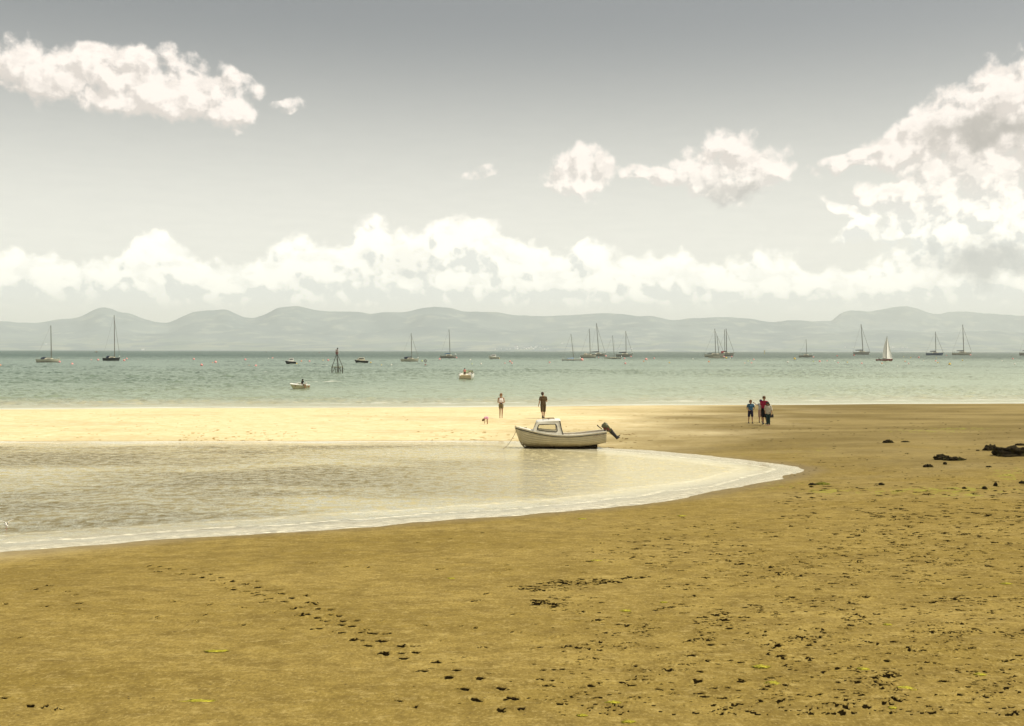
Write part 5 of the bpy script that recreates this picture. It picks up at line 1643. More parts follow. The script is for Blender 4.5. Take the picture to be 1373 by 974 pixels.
q0 = cb_world(693.0, 577.5); q3 = Vector(at_z(673, 601.8, 0.0))
pts = []
for t in np.linspace(0, 1, 18):
    p = q0.lerp(q3, t); p.z = q0.z * (1 - t) ** 1.7 - 0.02 * t
    pts.append(p)
rope = MB().tube(pts, 0.010, 6).ball(q0.lerp(q3, 0.5) * 1.0 - Vector((0, 0, 0.13)), 0.001)
rope = rope.build('mooring_rope', M('grey_rope', (0.16, 0.12, 0.07), 0.9, 0.1), None, smooth=1)
tag(rope, 'thin mooring rope running from the bow down into the pool', 'rope')


# ================================================================== people
REMESH = []


def capsule(mb, a, b, ra, rb, depth=1.0, n=12):
    """closed tapered capsule; depth squeezes it front to back (local y)"""
    a, b = Vector(a), Vector(b)
    d = b - a; L = d.length
    if L < 1e-5: d = Vector((0, 0, 1)); L = 1e-5
    d.normalize()
    ref = Vector((0, 1, 0)) if abs(d.y) < 0.95 else Vector((0, 0, 1))
    x = ref.cross(d).normalized(); y = d.cross(x).normalized()
    rings = []
    for t in (0.05, 0.35, 0.7):
        ang = math.pi / 2 * (1 - t); rings.append((a - d * ra * math.sin(ang), ra * math.cos(ang)))
    rings.append((a, ra)); rings.append((b, rb))
    for t in (0.7, 0.35, 0.05):
        ang = math.pi / 2 * (1 - t); rings.append((b + d * rb * math.sin(ang), rb * math.cos(ang)))
    mb.loft([[c + (x * math.cos(q) + y * math.sin(q) * depth) * r for q in (2 * math.pi * k / n for k in range(n))] for c, r in rings], True, True)


def melt(mb, name, mat, parent, voxel, smooth=4):
    o = mb.build(name, mat, parent, smooth=3)
    m = o.modifiers.new('remesh', 'REMESH'); m.mode = 'VOXEL'; m.voxel_size = voxel; m.use_smooth_shade = True
    s_ = o.modifiers.new('smooth', 'SMOOTH'); s_.factor = 0.5; s_.iterations = smooth
    REMESH.append(o)
    return o


def hand(mb, wrist, d, side, k, curl=0.5, spread=(1, 0, 0)):
    """palm and five fingers; d is the forearm direction, side the thumb direction"""
    d = Vector(d).normalized(); t = Vector(side); t = (t - d * t.dot(d)).normalized(); nrm = d.cross(t).normalized()
    w = Vector(wrist)
    palm = w + d * 0.05 * k
    capsule(mb, w, palm + d * 0.03 * k, 0.024 * k, 0.030 * k, 0.7, 8)
    capsule(mb, palm - t * 0.018 * k, palm + t * 0.018 * k, 0.022 * k, 0.022 * k, 1, 8)
    for j, (o, ln) in enumerate(((0.031, 0.068), (0.011, 0.076), (-0.010, 0.070), (-0.030, 0.055))):
        a = w + d * 0.085 * k + t * o * k
        b = a + (d * math.cos(curl * 0.5) + nrm * math.sin(curl * 0.5)) * ln * 0.5 * k
        c = b + (d * math.cos(curl * 1.5) + nrm * math.sin(curl * 1.5)) * ln * 0.5 * k
        capsule(mb, a - d * 0.02 * k, b, 0.0095 * k, 0.009 * k, 1, 6)
        capsule(mb, b, c, 0.009 * k, 0.0075 * k, 1, 6)
    a = w + d * 0.03 * k + t * 0.022 * k; b = a + (d * 0.6 + t * 0.8) * 0.035 * k; c = b + (d * 0.9 + t * 0.2 + nrm * 0.3) * 0.032 * k
    capsule(mb, a, b, 0.012 * k, 0.011 * k, 1, 6); capsule(mb, b, c, 0.011 * k, 0.009 * k, 1, 6)


SKIN = M('shaded_skin', (0.34, 0.195, 0.105), 0.6, 0.3, 0.06, 8)  # tan skin, darkened to put the shade on the faces into the colour


def person(label, loc, rz, H, J, clothes, hairm, hair='short', group=None, voxel=0.009, shoes=None, build=1.0, name='person', headyaw=0.0, bend=None):
    """J: joints in metres for a figure 1.75 m tall facing -y; clothes: list of (name, material, kind)"""
    root = thing(name, label, 'person', loc, rz, group)
    k = H / 1.75
    j = {a: Vector(b) * k for a, b in J.items() if hasattr(b, '__len__')}
    g = build * k
    body = MB()
    hd, nk, ch, pv = j['head'], j['neck'], j['chest'], j['pelvis']
    up = (hd - nk).normalized()
    yaw = Matrix.Rotation(headyaw, 3, 'Z')
    fwd = yaw @ Vector(J.get('face', (0, -1, 0))); fwd = (fwd - up * fwd.dot(up)).normalized(); rt = up.cross(fwd) * -1
    hk = k * 1.14 if H > 1.56 else k * 1.24
    if H < 1.0: hk = k * 1.65
    # head: skull, jaw, nose, ears, brow
    body.ball(hd + up * 0.02 * hk, (0.078 * hk, 0.092 * hk, 0.10 * hk), 16, 12)
    capsule(body, hd - up * 0.03 * hk + fwd * 0.02 * hk, hd - up * 0.078 * hk + fwd * 0.052 * hk, 0.062 * hk, 0.032 * hk)
    capsule(body, hd + fwd * 0.085 * hk + up * 0.012 * hk, hd + fwd * 0.108 * hk - up * 0.022 * hk, 0.010 * hk, 0.015 * hk)
    capsule(body, hd + fwd * 0.088 * hk - up * 0.05 * hk - rt * 0.018 * hk, hd + fwd * 0.088 * hk - up * 0.05 * hk + rt * 0.018 * hk, 0.009 * hk, 0.009 * hk)
    for sd in (-1, 1):
        capsule(body, hd + rt * sd * 0.078 * hk + up * 0.012 * hk, hd + rt * sd * 0.080 * hk - up * 0.024 * hk, 0.016 * hk, 0.010 * hk, 0.8)
    capsule(body, nk - up * 0.05 * k, hd - up * 0.04 * hk, 0.056 * g, 0.052 * g)
    # torso
    bw = 0.115 * g
    mid = (ch + pv) / 2 if 'waist' not in j else j['waist']
    axs = (j['shL'] - j['shR']).normalized()
    for sd, n_ in ((-1, 'R'), (1, 'L')):
        capsule(body, ch + axs * sd * 0.06 * g, mid + axs * sd * 0.045 * g, 0.112 * g, 0.098 * g, 0.85)
        capsule(body, mid + axs * sd * 0.045 * g, pv + axs * sd * 0.06 * g, 0.098 * g, 0.108 * g, 0.9)
        sh, el_, wr = j['sh' + n_], j['el' + n_], j['wr' + n_]
        capsule(body, nk - up * 0.03 * k, sh, 0.052 * g, 0.058 * g)
        capsule(body, sh, el_, 0.052 * g, 0.038 * g)
        capsule(body, el_, wr, 0.040 * g, 0.026 * g)
        hv = j.get('hand' + n_, wr + (wr - el_).normalized()) - wr
        hand(body, wr, hv, J.get('thumb' + n_, (0, -1, 0)), k if H > 1 else k * 1.15, J.get('curl', 0.5))
        hp, kn, an = j['hip' + n_], j['kn' + n_], j['an' + n_]
        capsule(body, hp, kn, 0.086 * g, 0.054 * g)
        mid2 = kn.lerp(an, 0.3) + Vector((0, 0.012 * k, 0))
        capsule(body, kn, mid2, 0.054 * g, 0.052 * g); capsule(body, mid2, an, 0.052 * g, 0.034 * g)
        toe = j.get('toe' + n_, an + Vector((0, -0.17, -0.055)) * k)
        capsule(body, an + Vector((0, 0.03, -0.035)) * k, toe, 0.034 * k, 0.024 * k, 1.0)
        capsule(body, an, toe.lerp(an, 0.4), 0.034 * k, 0.03 * k)
    b = melt(body, 'body', SKIN, root, voxel * (k if H < 1.2 else 1))
    # eyes
    ey = MB()
    for sd in (-1, 1): ey.ball(hd + fwd * 0.085 * hk + rt * sd * 0.032 * hk + up * 0.016 * hk, 0.011 * hk, 8, 6)
    ey.build('eyes', M('dark_eyes', (0.03, 0.02, 0.015), 0.3), root, smooth=1)
    # hair
    hb = MB()
    bk = -fwd
    if hair != 'cap':
        hb.ball(hd + up * 0.058 * hk + bk * 0.002 * hk, (0.092 * hk, 0.104 * hk, 0.080 * hk), 16, 10)
        hb.ball(hd + up * 0.0 * hk + bk * 0.035 * hk, (0.083 * hk, 0.075 * hk, 0.085 * hk), 16, 10)
    if hair == 'bob':
        for sd in (-1, 1): capsule(hb, hd + rt * sd * 0.065 * hk + bk * 0.02 * hk, hd + rt * sd * 0.072 * hk + bk * 0.03 * hk - up * 0.08 * hk, 0.034 * hk, 0.024 * hk)
        capsule(hb, hd + bk * 0.05 * hk, hd + bk * 0.06 * hk - up * 0.1 * hk, 0.06 * hk, 0.045 * hk)
    if hair == 'long':
        for sd in (-1, 1): capsule(hb, hd + rt * sd * 0.06 * hk, hd + rt * sd * 0.085 * hk - up * 0.24 * hk, 0.045 * hk, 0.035 * hk)
        capsule(hb, hd + bk * 0.05 * hk, hd + bk * 0.08 * hk - up * 0.26 * hk, 0.075 * hk, 0.06 * hk)
    if hair == 'cap':
        hb.ball(hd + up * 0.05 * hk, (0.092 * hk, 0.10 * hk, 0.075 * hk), 16, 10)
        capsule(hb, hd + fwd * 0.09 * hk + up * 0.035 * hk - rt * 0.03 * hk, hd + fwd * 0.125 * hk + up * 0.03 * hk + rt * 0.03 * hk, 0.022 * hk, 0.022 * hk)
    melt(hb, 'cap' if hair == 'cap' else 'hair', hairm, root, 0.011 * hk)
    # clothing
    for nm, mat, kind, par in clothes:
        c = MB(); o = 0.020 * k
        if kind in ('tee', 'vest', 'loose', 'suit'):
            oo = o * (1.9 if kind == 'loose' else 1.0)
            for sd, n_ in ((-1, 'R'), (1, 'L')):
                capsule(c, ch + axs * sd * 0.06 * g, mid + axs * sd * 0.05 * g, 0.112 * g + oo, 0.104 * g + oo, 0.85)
                low = pv.lerp(mid, par.get('hem', 0.35))
                capsule(c, mid + axs * sd * 0.05 * g, low + axs * sd * 0.055 * g, 0.104 * g + oo, 0.108 * g + oo, 0.9)
                if kind in ('tee', 'loose'):
                    sh, el_ = j['sh' + n_], j['el' + n_]
                    capsule(c, nk - up * 0.045 * k, sh, 0.048 * g + o, 0.056 * g + o)
                    capsule(c, sh, sh.lerp(el_, par.get('sleeve', 0.55)), 0.054 * g + o, 0.052 * g + o)
                else:
                    sh = j['sh' + n_]
                    capsule(c, nk.lerp(sh, 0.55) - up * 0.01, ch.lerp(sh, 0.4), 0.035 * g + o * 0.8, 0.06 * g + o)
        if kind in ('shorts', 'trousers', 'suit', 'skirt'):
            for sd, n_ in ((-1, 'R'), (1, 'L')):
                hp, kn, an = j['hip' + n_], j['kn' + n_], j['an' + n_]
                capsule(c, pv.lerp(mid, 0.35) + axs * sd * 0.055 * g, pv + axs * sd * 0.06 * g, 0.100 * g + o, 0.108 * g + o, 0.95)
                ln = par.get('len', 0.5)
                if kind != 'trousers' and kind != 'suit': capsule(c, hp, hp.lerp(kn, ln), 0.090 * g + o, (0.074 if kind == 'shorts' else 0.1) * g + o * 1.2)
                elif kind == 'suit': capsule(c, hp, hp.lerp(kn, 0.12), 0.088 * g + o, 0.085 * g + o)
                else:
                    capsule(c, hp, kn, 0.086 * g + o, 0.056 * g + o)
                    capsule(c, kn, kn.lerp(an, par.get('calf', 0.95)), 0.056 * g + o, 0.040 * g + o)
        melt(c, nm, mat, root, 0.011 * max(k, 0.6))
    if shoes:
        for n_ in 'RL':
            an = j['an' + n_]; toe = j.get('toe' + n_, an + Vector((0, -0.17, -0.055)) * k)
            c = MB(); capsule(c, an + Vector((0, 0.035, -0.032)) * k, toe, 0.046 * k, 0.036 * k); capsule(c, an - Vector((0, 0, 0.01)) * k, toe.lerp(an, 0.45), 0.044 * k, 0.038 * k)
            melt(c, 'shoe', shoes, root, 0.010)
    return root


def stand(**kw):
    J = dict(head=(0, -0.01, 1.635), neck=(0, 0.01, 1.47), chest=(0, 0, 1.30), pelvis=(0, 0, 0.96), shR=(-0.185, 0, 1.41), shL=(0.185, 0, 1.41), elR=(-0.23, 0.03, 1.12), elL=(0.23, 0.03, 1.12),
             wrR=(-0.24, -0.04, 0.88), wrL=(0.24, -0.04, 0.88), hipR=(-0.09, 0, 0.92), hipL=(0.09, 0, 0.92), knR=(-0.10, -0.01, 0.49), knL=(0.10, -0.01, 0.49), anR=(-0.10, 0.02, 0.09), anL=(0.10, 0.02, 0.09))
    J.update(kw)
    return J


def face_cam(p, extra=0.0):
    return -math.atan2(p.x, p.y) + extra


# woman with folded arms, facing the camera (figures face -y, that is towards the camera)
p = P(671.8, 560.9); W_SC = (p.y / FPX)
wj = stand(elR=(-0.235, -0.02, 1.14), elL=(0.235, -0.03, 1.14), wrR=(0.03, -0.20, 1.10), wrL=(-0.02, -0.215, 1.06), handR=(0.16, -0.19, 1.13), handL=(-0.12, -0.2, 1.03), thumbR=(0, 0, 1), thumbL=(0, 0, 1),
           knR=(-0.075, -0.01, 0.49), knL=(0.085, -0.02, 0.49), anR=(-0.08, 0.02, 0.085), anL=(0.075, 0.02, 0.085), hipR=(-0.08, 0, 0.92), hipL=(0.08, 0, 0.92))
pw = person('woman in white vest and khaki shorts with folded arms on the sand bar', p, face_cam(p, 0.1), 33.0 * W_SC, wj,
            [('vest', M('white_vest_cotton', (0.75, 0.70, 0.66), 0.9, 0.1), 'vest', dict(hem=0.3)), ('shorts', M('khaki_cotton', (0.19, 0.155, 0.085), 0.9, 0.1, 0.15, 10), 'shorts', dict(len=0.42))],
            M('light_brown_hair', (0.22, 0.13, 0.06), 0.7, 0.2, 0.25, 20), 'bob', build=0.9)
cmr = MB().box((0, 0, 0), (0.12, 0.06, 0.08)).tube([(0.01, -0.02, 0), (0.01, -0.07, 0)], 0.028, 12).build('camera', M('black_camera_plastic', (0.012, 0.012, 0.012), 0.4), None, bevel=0.008)
cmr.location = p + Vector((0.01, -0.29, 1.0)); cmr.rotation_euler = (0, 0, 0.1)
tag(cmr, 'small black camera held at the waist of the woman in white', 'camera')

# man walking away, hand raised to his face
p = P(728.3, 561.3)
mj = stand(head=(0.03, -0.04, 1.63), elR=(-0.24, 0.02, 1.15), wrR=(-0.19, -0.17, 1.37), handR=(-0.12, -0.2, 1.5), elL=(0.27, 0.05, 1.13), wrL=(0.31, -0.02, 0.90), thumbR=(1, 0, 0), thumbL=(0, -1, 0),
           knR=(-0.09, -0.05, 0.50), knL=(0.09, 0.06, 0.50), anR=(-0.06, -0.03, 0.09), anL=(0.11, 0.26, 0.20), toeL=(0.11, 0.17, 0.05), hipR=(-0.09, 0, 0.92))
pm = person('man in brown shirt and shorts walking away, hand to his face', p, face_cam(p, math.pi + 0.25), 35.0 * p.y / FPX, mj,
            [('shirt', M('brown_shirt_cotton', (0.085, 0.058, 0.028), 0.9, 0.1, 0.12, 9), 'tee', dict(hem=0.1, sleeve=0.5)), ('shorts', M('dark_khaki_cotton', (0.085, 0.062, 0.03), 0.9, 0.1, 0.12, 9), 'shorts', dict(len=0.98))],
            M('dark_brown_hair', (0.05, 0.03, 0.018), 0.7, 0.2, 0.25, 20), 'short', shoes=M('dark_shoe', (0.035, 0.028, 0.02), 0.7), build=1.06, headyaw=-0.5)

# toddler bending to the sand, head to the left
p = P(652.0, 569.0); sc_ = p.y / FPX
tj = dict(head=(-0.36, -0.05, 0.58), neck=(-0.27, -0.02, 0.70), chest=(-0.16, 0, 0.79), waist=(0.0, 0, 0.86), pelvis=(0.15, 0, 0.83), shR=(-0.22, -0.13, 0.72), shL=(-0.22, 0.13, 0.72), elR=(-0.19, -0.15, 0.44), elL=(-0.19, 0.15, 0.44),
          wrR=(-0.20, -0.14, 0.22), wrL=(-0.22, 0.14, 0.22), handR=(-0.22, -0.14, 0.1), handL=(-0.24, 0.14, 0.1), hipR=(0.15, -0.09, 0.74), hipL=(0.15, 0.09, 0.74), knR=(0.10, -0.11, 0.40), knL=(0.13, 0.11, 0.40),
          anR=(0.16, -0.11, 0.08), anL=(0.19, 0.11, 0.08), toeR=(0.03, -0.12, 0.03), toeL=(0.06, 0.12, 0.03), face=(-0.5, 0, -0.85))
pt = person('toddler in a pink swimsuit bending down to touch the sand', p, face_cam(p), 1.75 * 10.2 * sc_ / 0.98, tj,
            [('swimsuit', M('pink_swimsuit', (0.68, 0.34, 0.46), 0.8, 0.1), 'suit', dict(hem=0.0))], M('brown_toddler_hair', (0.13, 0.075, 0.03), 0.7, 0.2, 0.25, 20), 'short', build=1.25, voxel=0.012)

# boy in blue with hands on hips
p = P(1006.3, 568.0)
bj = stand(elR=(-0.27, 0.05, 1.16), wrR=(-0.15, -0.10, 1.00), handR=(-0.05, -0.15, 0.98), elL=(0.30, 0.04, 1.16), wrL=(0.17, 0.0, 1.0), handL=(0.1, -0.06, 0.98), thumbL=(0, 1, 0), thumbR=(0, 1, 0),
           anR=(-0.14, 0.02, 0.09), anL=(0.14, 0.0, 0.09), knR=(-0.13, -0.01, 0.49), knL=(0.13, -0.01, 0.49))
person('boy in a blue T-shirt and navy shorts with hands on hips', p, face_cam(p, 0.2), 31.0 * p.y / FPX, bj,
       [('shirt', M('blue_print_cotton', (0.035, 0.095, 0.15), 0.9, 0.1, 0.5, 5, dirt=(0.26, 0.30, 0.32)), 'tee', dict(hem=0.1)), ('shorts', M('navy_shorts_cotton', (0.018, 0.018, 0.04), 0.9, 0.1), 'shorts', dict(len=0.8))],
       M('fair_brown_hair', (0.16, 0.09, 0.035), 0.7, 0.2, 0.25, 20), 'short', shoes=M('black_shoe', (0.012, 0.012, 0.012), 0.6), headyaw=0.5)
# child in a blue cap, pointing
p = P(1020.6, 567.2) + Vector((0, 0.15, 0))
kj = stand(elR=(-0.30, -0.12, 1.34), wrR=(-0.50, -0.16, 1.50), handR=(-0.64, -0.18, 1.56), thumbR=(0, 0, 1), curl=0.15, elL=(0.22, -0.05, 1.15), wrL=(0.14, -0.14, 0.98), anL=(0.13, 0.06, 0.09))
person('child in a navy cap and pale top, arm raised and pointing left', p, face_cam(p, 0.2), 30.5 * p.y / FPX, kj,
       [('top', M('pale_grey_cotton', (0.42, 0.42, 0.40), 0.9, 0.1, 0.15, 6), 'tee', dict(hem=0.0, sleeve=0.4)), ('shorts', M('dusty_pink_cotton', (0.36, 0.24, 0.19), 0.9, 0.1, 0.1, 6), 'shorts', dict(len=1.0))],
       M('navy_cap_cotton', (0.012, 0.015, 0.06), 0.8, 0.1), 'cap', shoes=M('black_shoe'), headyaw=-0.4)
# adult in red
p = P(1024.4, 569.2) + Vector((0, 0.0, 0))
aj = stand(elR=(-0.21, -0.02, 1.14), wrR=(-0.15, -0.16, 0.98), elL=(0.23, -0.02, 1.14), wrL=(0.2, -0.14, 0.92), anR=(0.0, -0.08, 0.09), knR=(-0.05, -0.06, 0.49), anL=(0.15, 0.1, 0.09))
person('adult in a crimson T-shirt and black shorts, tallest of the family', p, face_cam(p, -0.45), 37.4 * p.y / FPX, aj,
       [('shirt', M('crimson_cotton', (0.27, 0.015, 0.045), 0.9, 0.1, 0.12, 7), 'tee', dict(hem=0.0)), ('shorts', M('black_cotton', (0.012, 0.012, 0.013), 0.9, 0.1), 'shorts', dict(len=0.95))],
       M('brown_hair', (0.10, 0.055, 0.028), 0.7, 0.2, 0.25, 20), 'short', shoes=M('black_shoe'), headyaw=0.2)
# woman with long black hair
p = P(1030.0, 571.2)
lj = stand(head=(-0.02, -0.06, 1.60), elR=(-0.24, 0.0, 1.13), wrR=(-0.17, -0.15, 0.98), elL=(0.25, 0.02, 1.12), wrL=(0.25, -0.05, 0.88), anR=(-0.03, -0.06, 0.09), knR=(-0.06, -0.06, 0.49), anL=(0.07, 0.05, 0.09), knL=(0.07, 0.0, 0.49))
person('woman with long black hair, patterned white top and teal trousers', p, face_cam(p, -0.3), 32.6 * p.y / FPX, lj,
       [('blouse', M('black_and_white_print', (0.5, 0.46, 0.36), 0.9, 0.1, 0.15, 2.6, dirt=(0.01, 0.01, 0.015)), 'loose', dict(hem=-0.15, sleeve=0.9)), ('trousers', M('dark_teal_cotton', (0.022, 0.045, 0.042), 0.9, 0.1, 0.3, 8), 'trousers', dict())],
       M('black_hair', (0.012, 0.009, 0.008), 0.6, 0.3), 'long', headyaw=0.1)
bg_ = thing('handbag', 'black handbag hanging at the side of the long haired woman', 'handbag', p + Vector((0.20, -0.02, 0.55)), 0.3)
MB().box((0, 0, 0.06), (0.24, 0.1, 0.2)).build('bag_body', M('black_leather', (0.012, 0.011, 0.010), 0.5, 0.4), bg_, bevel=0.03)
MB().tube([(0.09 * math.cos(a), 0, 0.15 + 0.16 * math.sin(a)) for a in np.linspace(0, math.pi, 9)], 0.009, 6).build('handle', M('black_leather'), bg_)


# crew of the boats
def sit(**kw):
    J = stand(**kw)
    for a in list(J):
        if a in ('head', 'neck', 'chest', 'pelvis', 'shR', 'shL', 'elR', 'elL', 'wrR', 'wrL', 'hipR', 'hipL'):
            x, y, z = J[a]; J[a] = (x, y, z - 0.5)
    J.update(knR=(-0.12, -0.42, 0.46), knL=(0.12, -0.42, 0.46), anR=(-0.12, -0.44, 0.09), anL=(0.12, -0.44, 0.09))
    for a in kw:
        J[a] = kw[a]
    return J


r, s, B, fb, x0 = STB
mw = Matrix.Translation(r.location) @ Matrix.Rotation(r.rotation_euler[2], 4, 'Z')
HK = 1.55
for (lx, ly, lz, lab, top, hc, rz) in ((-0.30, 0.17, -0.12, 'person in a pink shirt standing aboard the boat seen from astern', M('salmon_pink_cotton', (0.62, 0.24, 0.20), 0.9, 0.1), M('dark_brown_hair'), 0.0),
                                       (0.45, -0.16, -0.42, 'person with brown hair seated right of the pink shirt aboard the boat', M('cream_cotton', (0.5, 0.42, 0.25), 0.9, 0.1), M('brown_hair'), 0.3),
                                       (0.50, -0.34, -0.42, 'dark haired person seated furthest right aboard the boat seen from astern', M('olive_cotton', (0.16, 0.14, 0.05), 0.9, 0.1), M('dark_brown_hair'), -0.3)):
    q = mw @ Vector((lx, ly * B, fb * 0.45 + lz * 0.0))
    pos = stand() if 'pink' in lab and 'standing' in lab else sit()
    person(lab, q, face_cam(q, math.pi + rz), (1.52 if 'standing' in lab else 1.45) * (s / 0.132), pos, [('shirt', top, 'tee', dict(hem=0.1)), ('shorts', M('dark_khaki_cotton'), 'shorts', dict(len=0.7))], hc, 'short', voxel=0.014)
r, s, L, zd = SPB
mw = Matrix.Translation(r.location) @ Matrix.Rotation(r.rotation_euler[2], 4, 'Z')
q = mw @ Vector((-0.13 * L, 0.1 * L, zd - 0.42))
person('person in a black top sitting in the speedboat behind its windscreen', q, face_cam(q, 0.9), 1.6, sit(), [('top', M('black_cotton'), 'tee', dict(hem=0.1)), ('shorts', M('dark_khaki_cotton'), 'shorts', dict(len=0.7))], M('black_hair'), 'long', voxel=0.014)
pc, s = water_at(1178.5, 484.5)
person('sailor in dark clothes sitting at the stern of the red sailing boat', pc + Vector((0, 0, 2.4 * s - 0.25)), face_cam(pc, 1.4), 4.6 * s, sit(), [('jacket', M('dark_brown_jacket', (0.08, 0.05, 0.035), 0.9, 0.1), 'tee', dict(hem=0.1, sleeve=1.0)), ('trousers', M('black_cotton'), 'trousers', dict())],
       M('brown_hair'), 'short', voxel=0.03)

# bake the melted surfaces into plain meshes
bpy.context.view_layer.update()
dgph = bpy.context.evaluated_depsgraph_get()
baked = [(o, bpy.data.meshes.new_from_object(o.evaluated_get(dgph))) for o in REMESH]
for o, me in baked:
    o.modifiers.clear()
    old = o.data
    nm = old.name
    o.data = me
    bpy.data.meshes.remove(old)
    me.name = nm


# ================================================================== gull at the pool's edge
p = Vector(at_z(8.8, 711.0, 0.0)); s = p.y / FPX
gl_ = thing('gull', 'white gull with raised wings standing in the pool at far left', 'gull', p, face_cam(p, 0.35))
FE = M('white_feathers', (0.85, 0.82, 0.74), 0.8, 0.1, 0.04, 20); FG = M('grey_wing_feathers', (0.62, 0.58, 0.5), 0.8, 0.1, 0.1, 20)
gb = MB()
capsule(gb, (0, -0.05, 5.6 * s), (0, 0.10, 8.6 * s), 1.15 * s, 1.5 * s); capsule(gb, (0, -0.06, 8.4 * s), (0, -0.10, 10.6 * s), 0.9 * s, 0.65 * s); gb.ball((0, -0.13, 11.0 * s), (0.85 * s, 1.0 * s, 0.8 * s))
capsule(gb, (0, 0.08, 6.0 * s), (0, 0.2, 4.6 * s), 0.9 * s, 0.4 * s, 0.6)
o = gb.build('body', FE, gl_, smooth=1)
rm = o.modifiers.new('r', 'REMESH'); rm.mode = 'VOXEL'; rm.voxel_size = 0.006; rm.use_smooth_shade = True
MB().tube([(0, -0.14, 10.9 * s), (0, -0.21, 10.5 * s)], [0.010, 0.003], 6).build('beak', M('yellow_beak', (0.6, 0.4, 0.08), 0.5), gl_)
for sd in (-1, 1):
    wg = MB(); rings = []
    for t, x, z, w_ in ((0, 0.6, 9.0, 1.8), (0.3, 3.2, 11.6, 2.3), (0.6, 6.0, 12.8, 1.9), (0.85, 8.4, 12.9, 1.2), (1, 9.8, 12.3, 0.35)):
        rings.append([(sd * x * s, (-0.5 * w_) * s, z * s), (sd * x * s, 0, (z + 0.35) * s), (sd * x * s, 0.9 * w_ * s, (z - 0.7) * s), (sd * x * s, 0, (z - 0.12) * s)])
    wg.loft(rings, True, True).build('wing', FG if sd > 0 else FE, gl_, smooth=1)
    MB().tube([(sd * 0.6 * s, 0.02, 5.4 * s), (sd * 0.6 * s, 0.02, -0.02)], 0.006, 6).build('leg', M('pink_leg', (0.6, 0.35, 0.3), 0.6), gl_)

# ================================================================== rocks and weed
ROCKM = None


def rock_mat():
    m, nb = new_mat('weed_covered_rock')
    co = nb.node('ShaderNodeTexCoord').outputs['Object']
    n = nb.noise(co, 9.0, 4.0, 0.65); n2 = nb.noise(co, 2.4, 3.0, 0.6)
    c = nb.mix(nb.lin(n, 0.35, 0.7), (0.012, 0.010, 0.006), (0.055, 0.042, 0.018))
    c = nb.mix(nb.m('MULTIPLY', nb.ss(n2, 0.55, 0.7), 0.7), c, (0.075, 0.08, 0.018))
    nb.put(nb.p.inputs['Base Color'], c)
    nb.p.inputs['Roughness'].default_value = 0.95
    nb.p.inputs['Specular IOR Level'].default_value = 0.05
    nb.put(nb.p.inputs['Normal'], nb.bump(nb.noise(co, 14.0, 4.0, 0.7), 1.0, 0.08))
    return m


ROCKM = rock_mat()


def lump(name, p, rx, ry, rz_, seed, mat, n=(56, 26), rag=0.45, freq=2.6):
    """ragged flattened lump built from a displaced ball"""
    nu, nv = n
    v = []; rg = np.random.default_rng(seed)
    th = np.linspace(-math.pi / 2, math.pi / 2, nv + 1); ph = np.linspace(0, 2 * math.pi, nu, endpoint=False)
    T, Pq = np.meshgrid(th, ph, indexing='ij')
    cx_, cy_, cz_ = np.cos(T) * np.cos(Pq), np.cos(T) * np.sin(Pq), np.sin(T)
    r = 1 + rag * 2.2 * fbm(cx_ * freq + 10 + seed, cy_ * freq + cz_ * 1.3 * freq, 4, seed) + rag * 0.9 * fbm(cx_ * freq * 3.1 + seed, cy_ * freq * 3.1 + cz_ * 3, 3, seed + 5)
    zz = np.where(cz_ > 0, cz_ ** 0.8 if False else np.abs(cz_) ** 0.75, -np.abs(cz_) * 0.35)
    X_, Y_, Z_ = rx * r * cx_, ry * r * cy_, rz_ * zz * (0.6 + 0.6 * r + 0.9 * fbm(cx_ * 4 + seed, cy_ * 4, 3, seed + 9))
    V = np.stack([X_, Y_, Z_], -1).reshape(-1, 3)
    F = []
    for i in range(nv):
        for k in range(nu):
            a = i * nu + k; b = i * nu + (k + 1) % nu
            F.append((a, b, b + nu, a + nu))
    o = mesh_from(name, V, F, mat)
    o.location = p
    return o


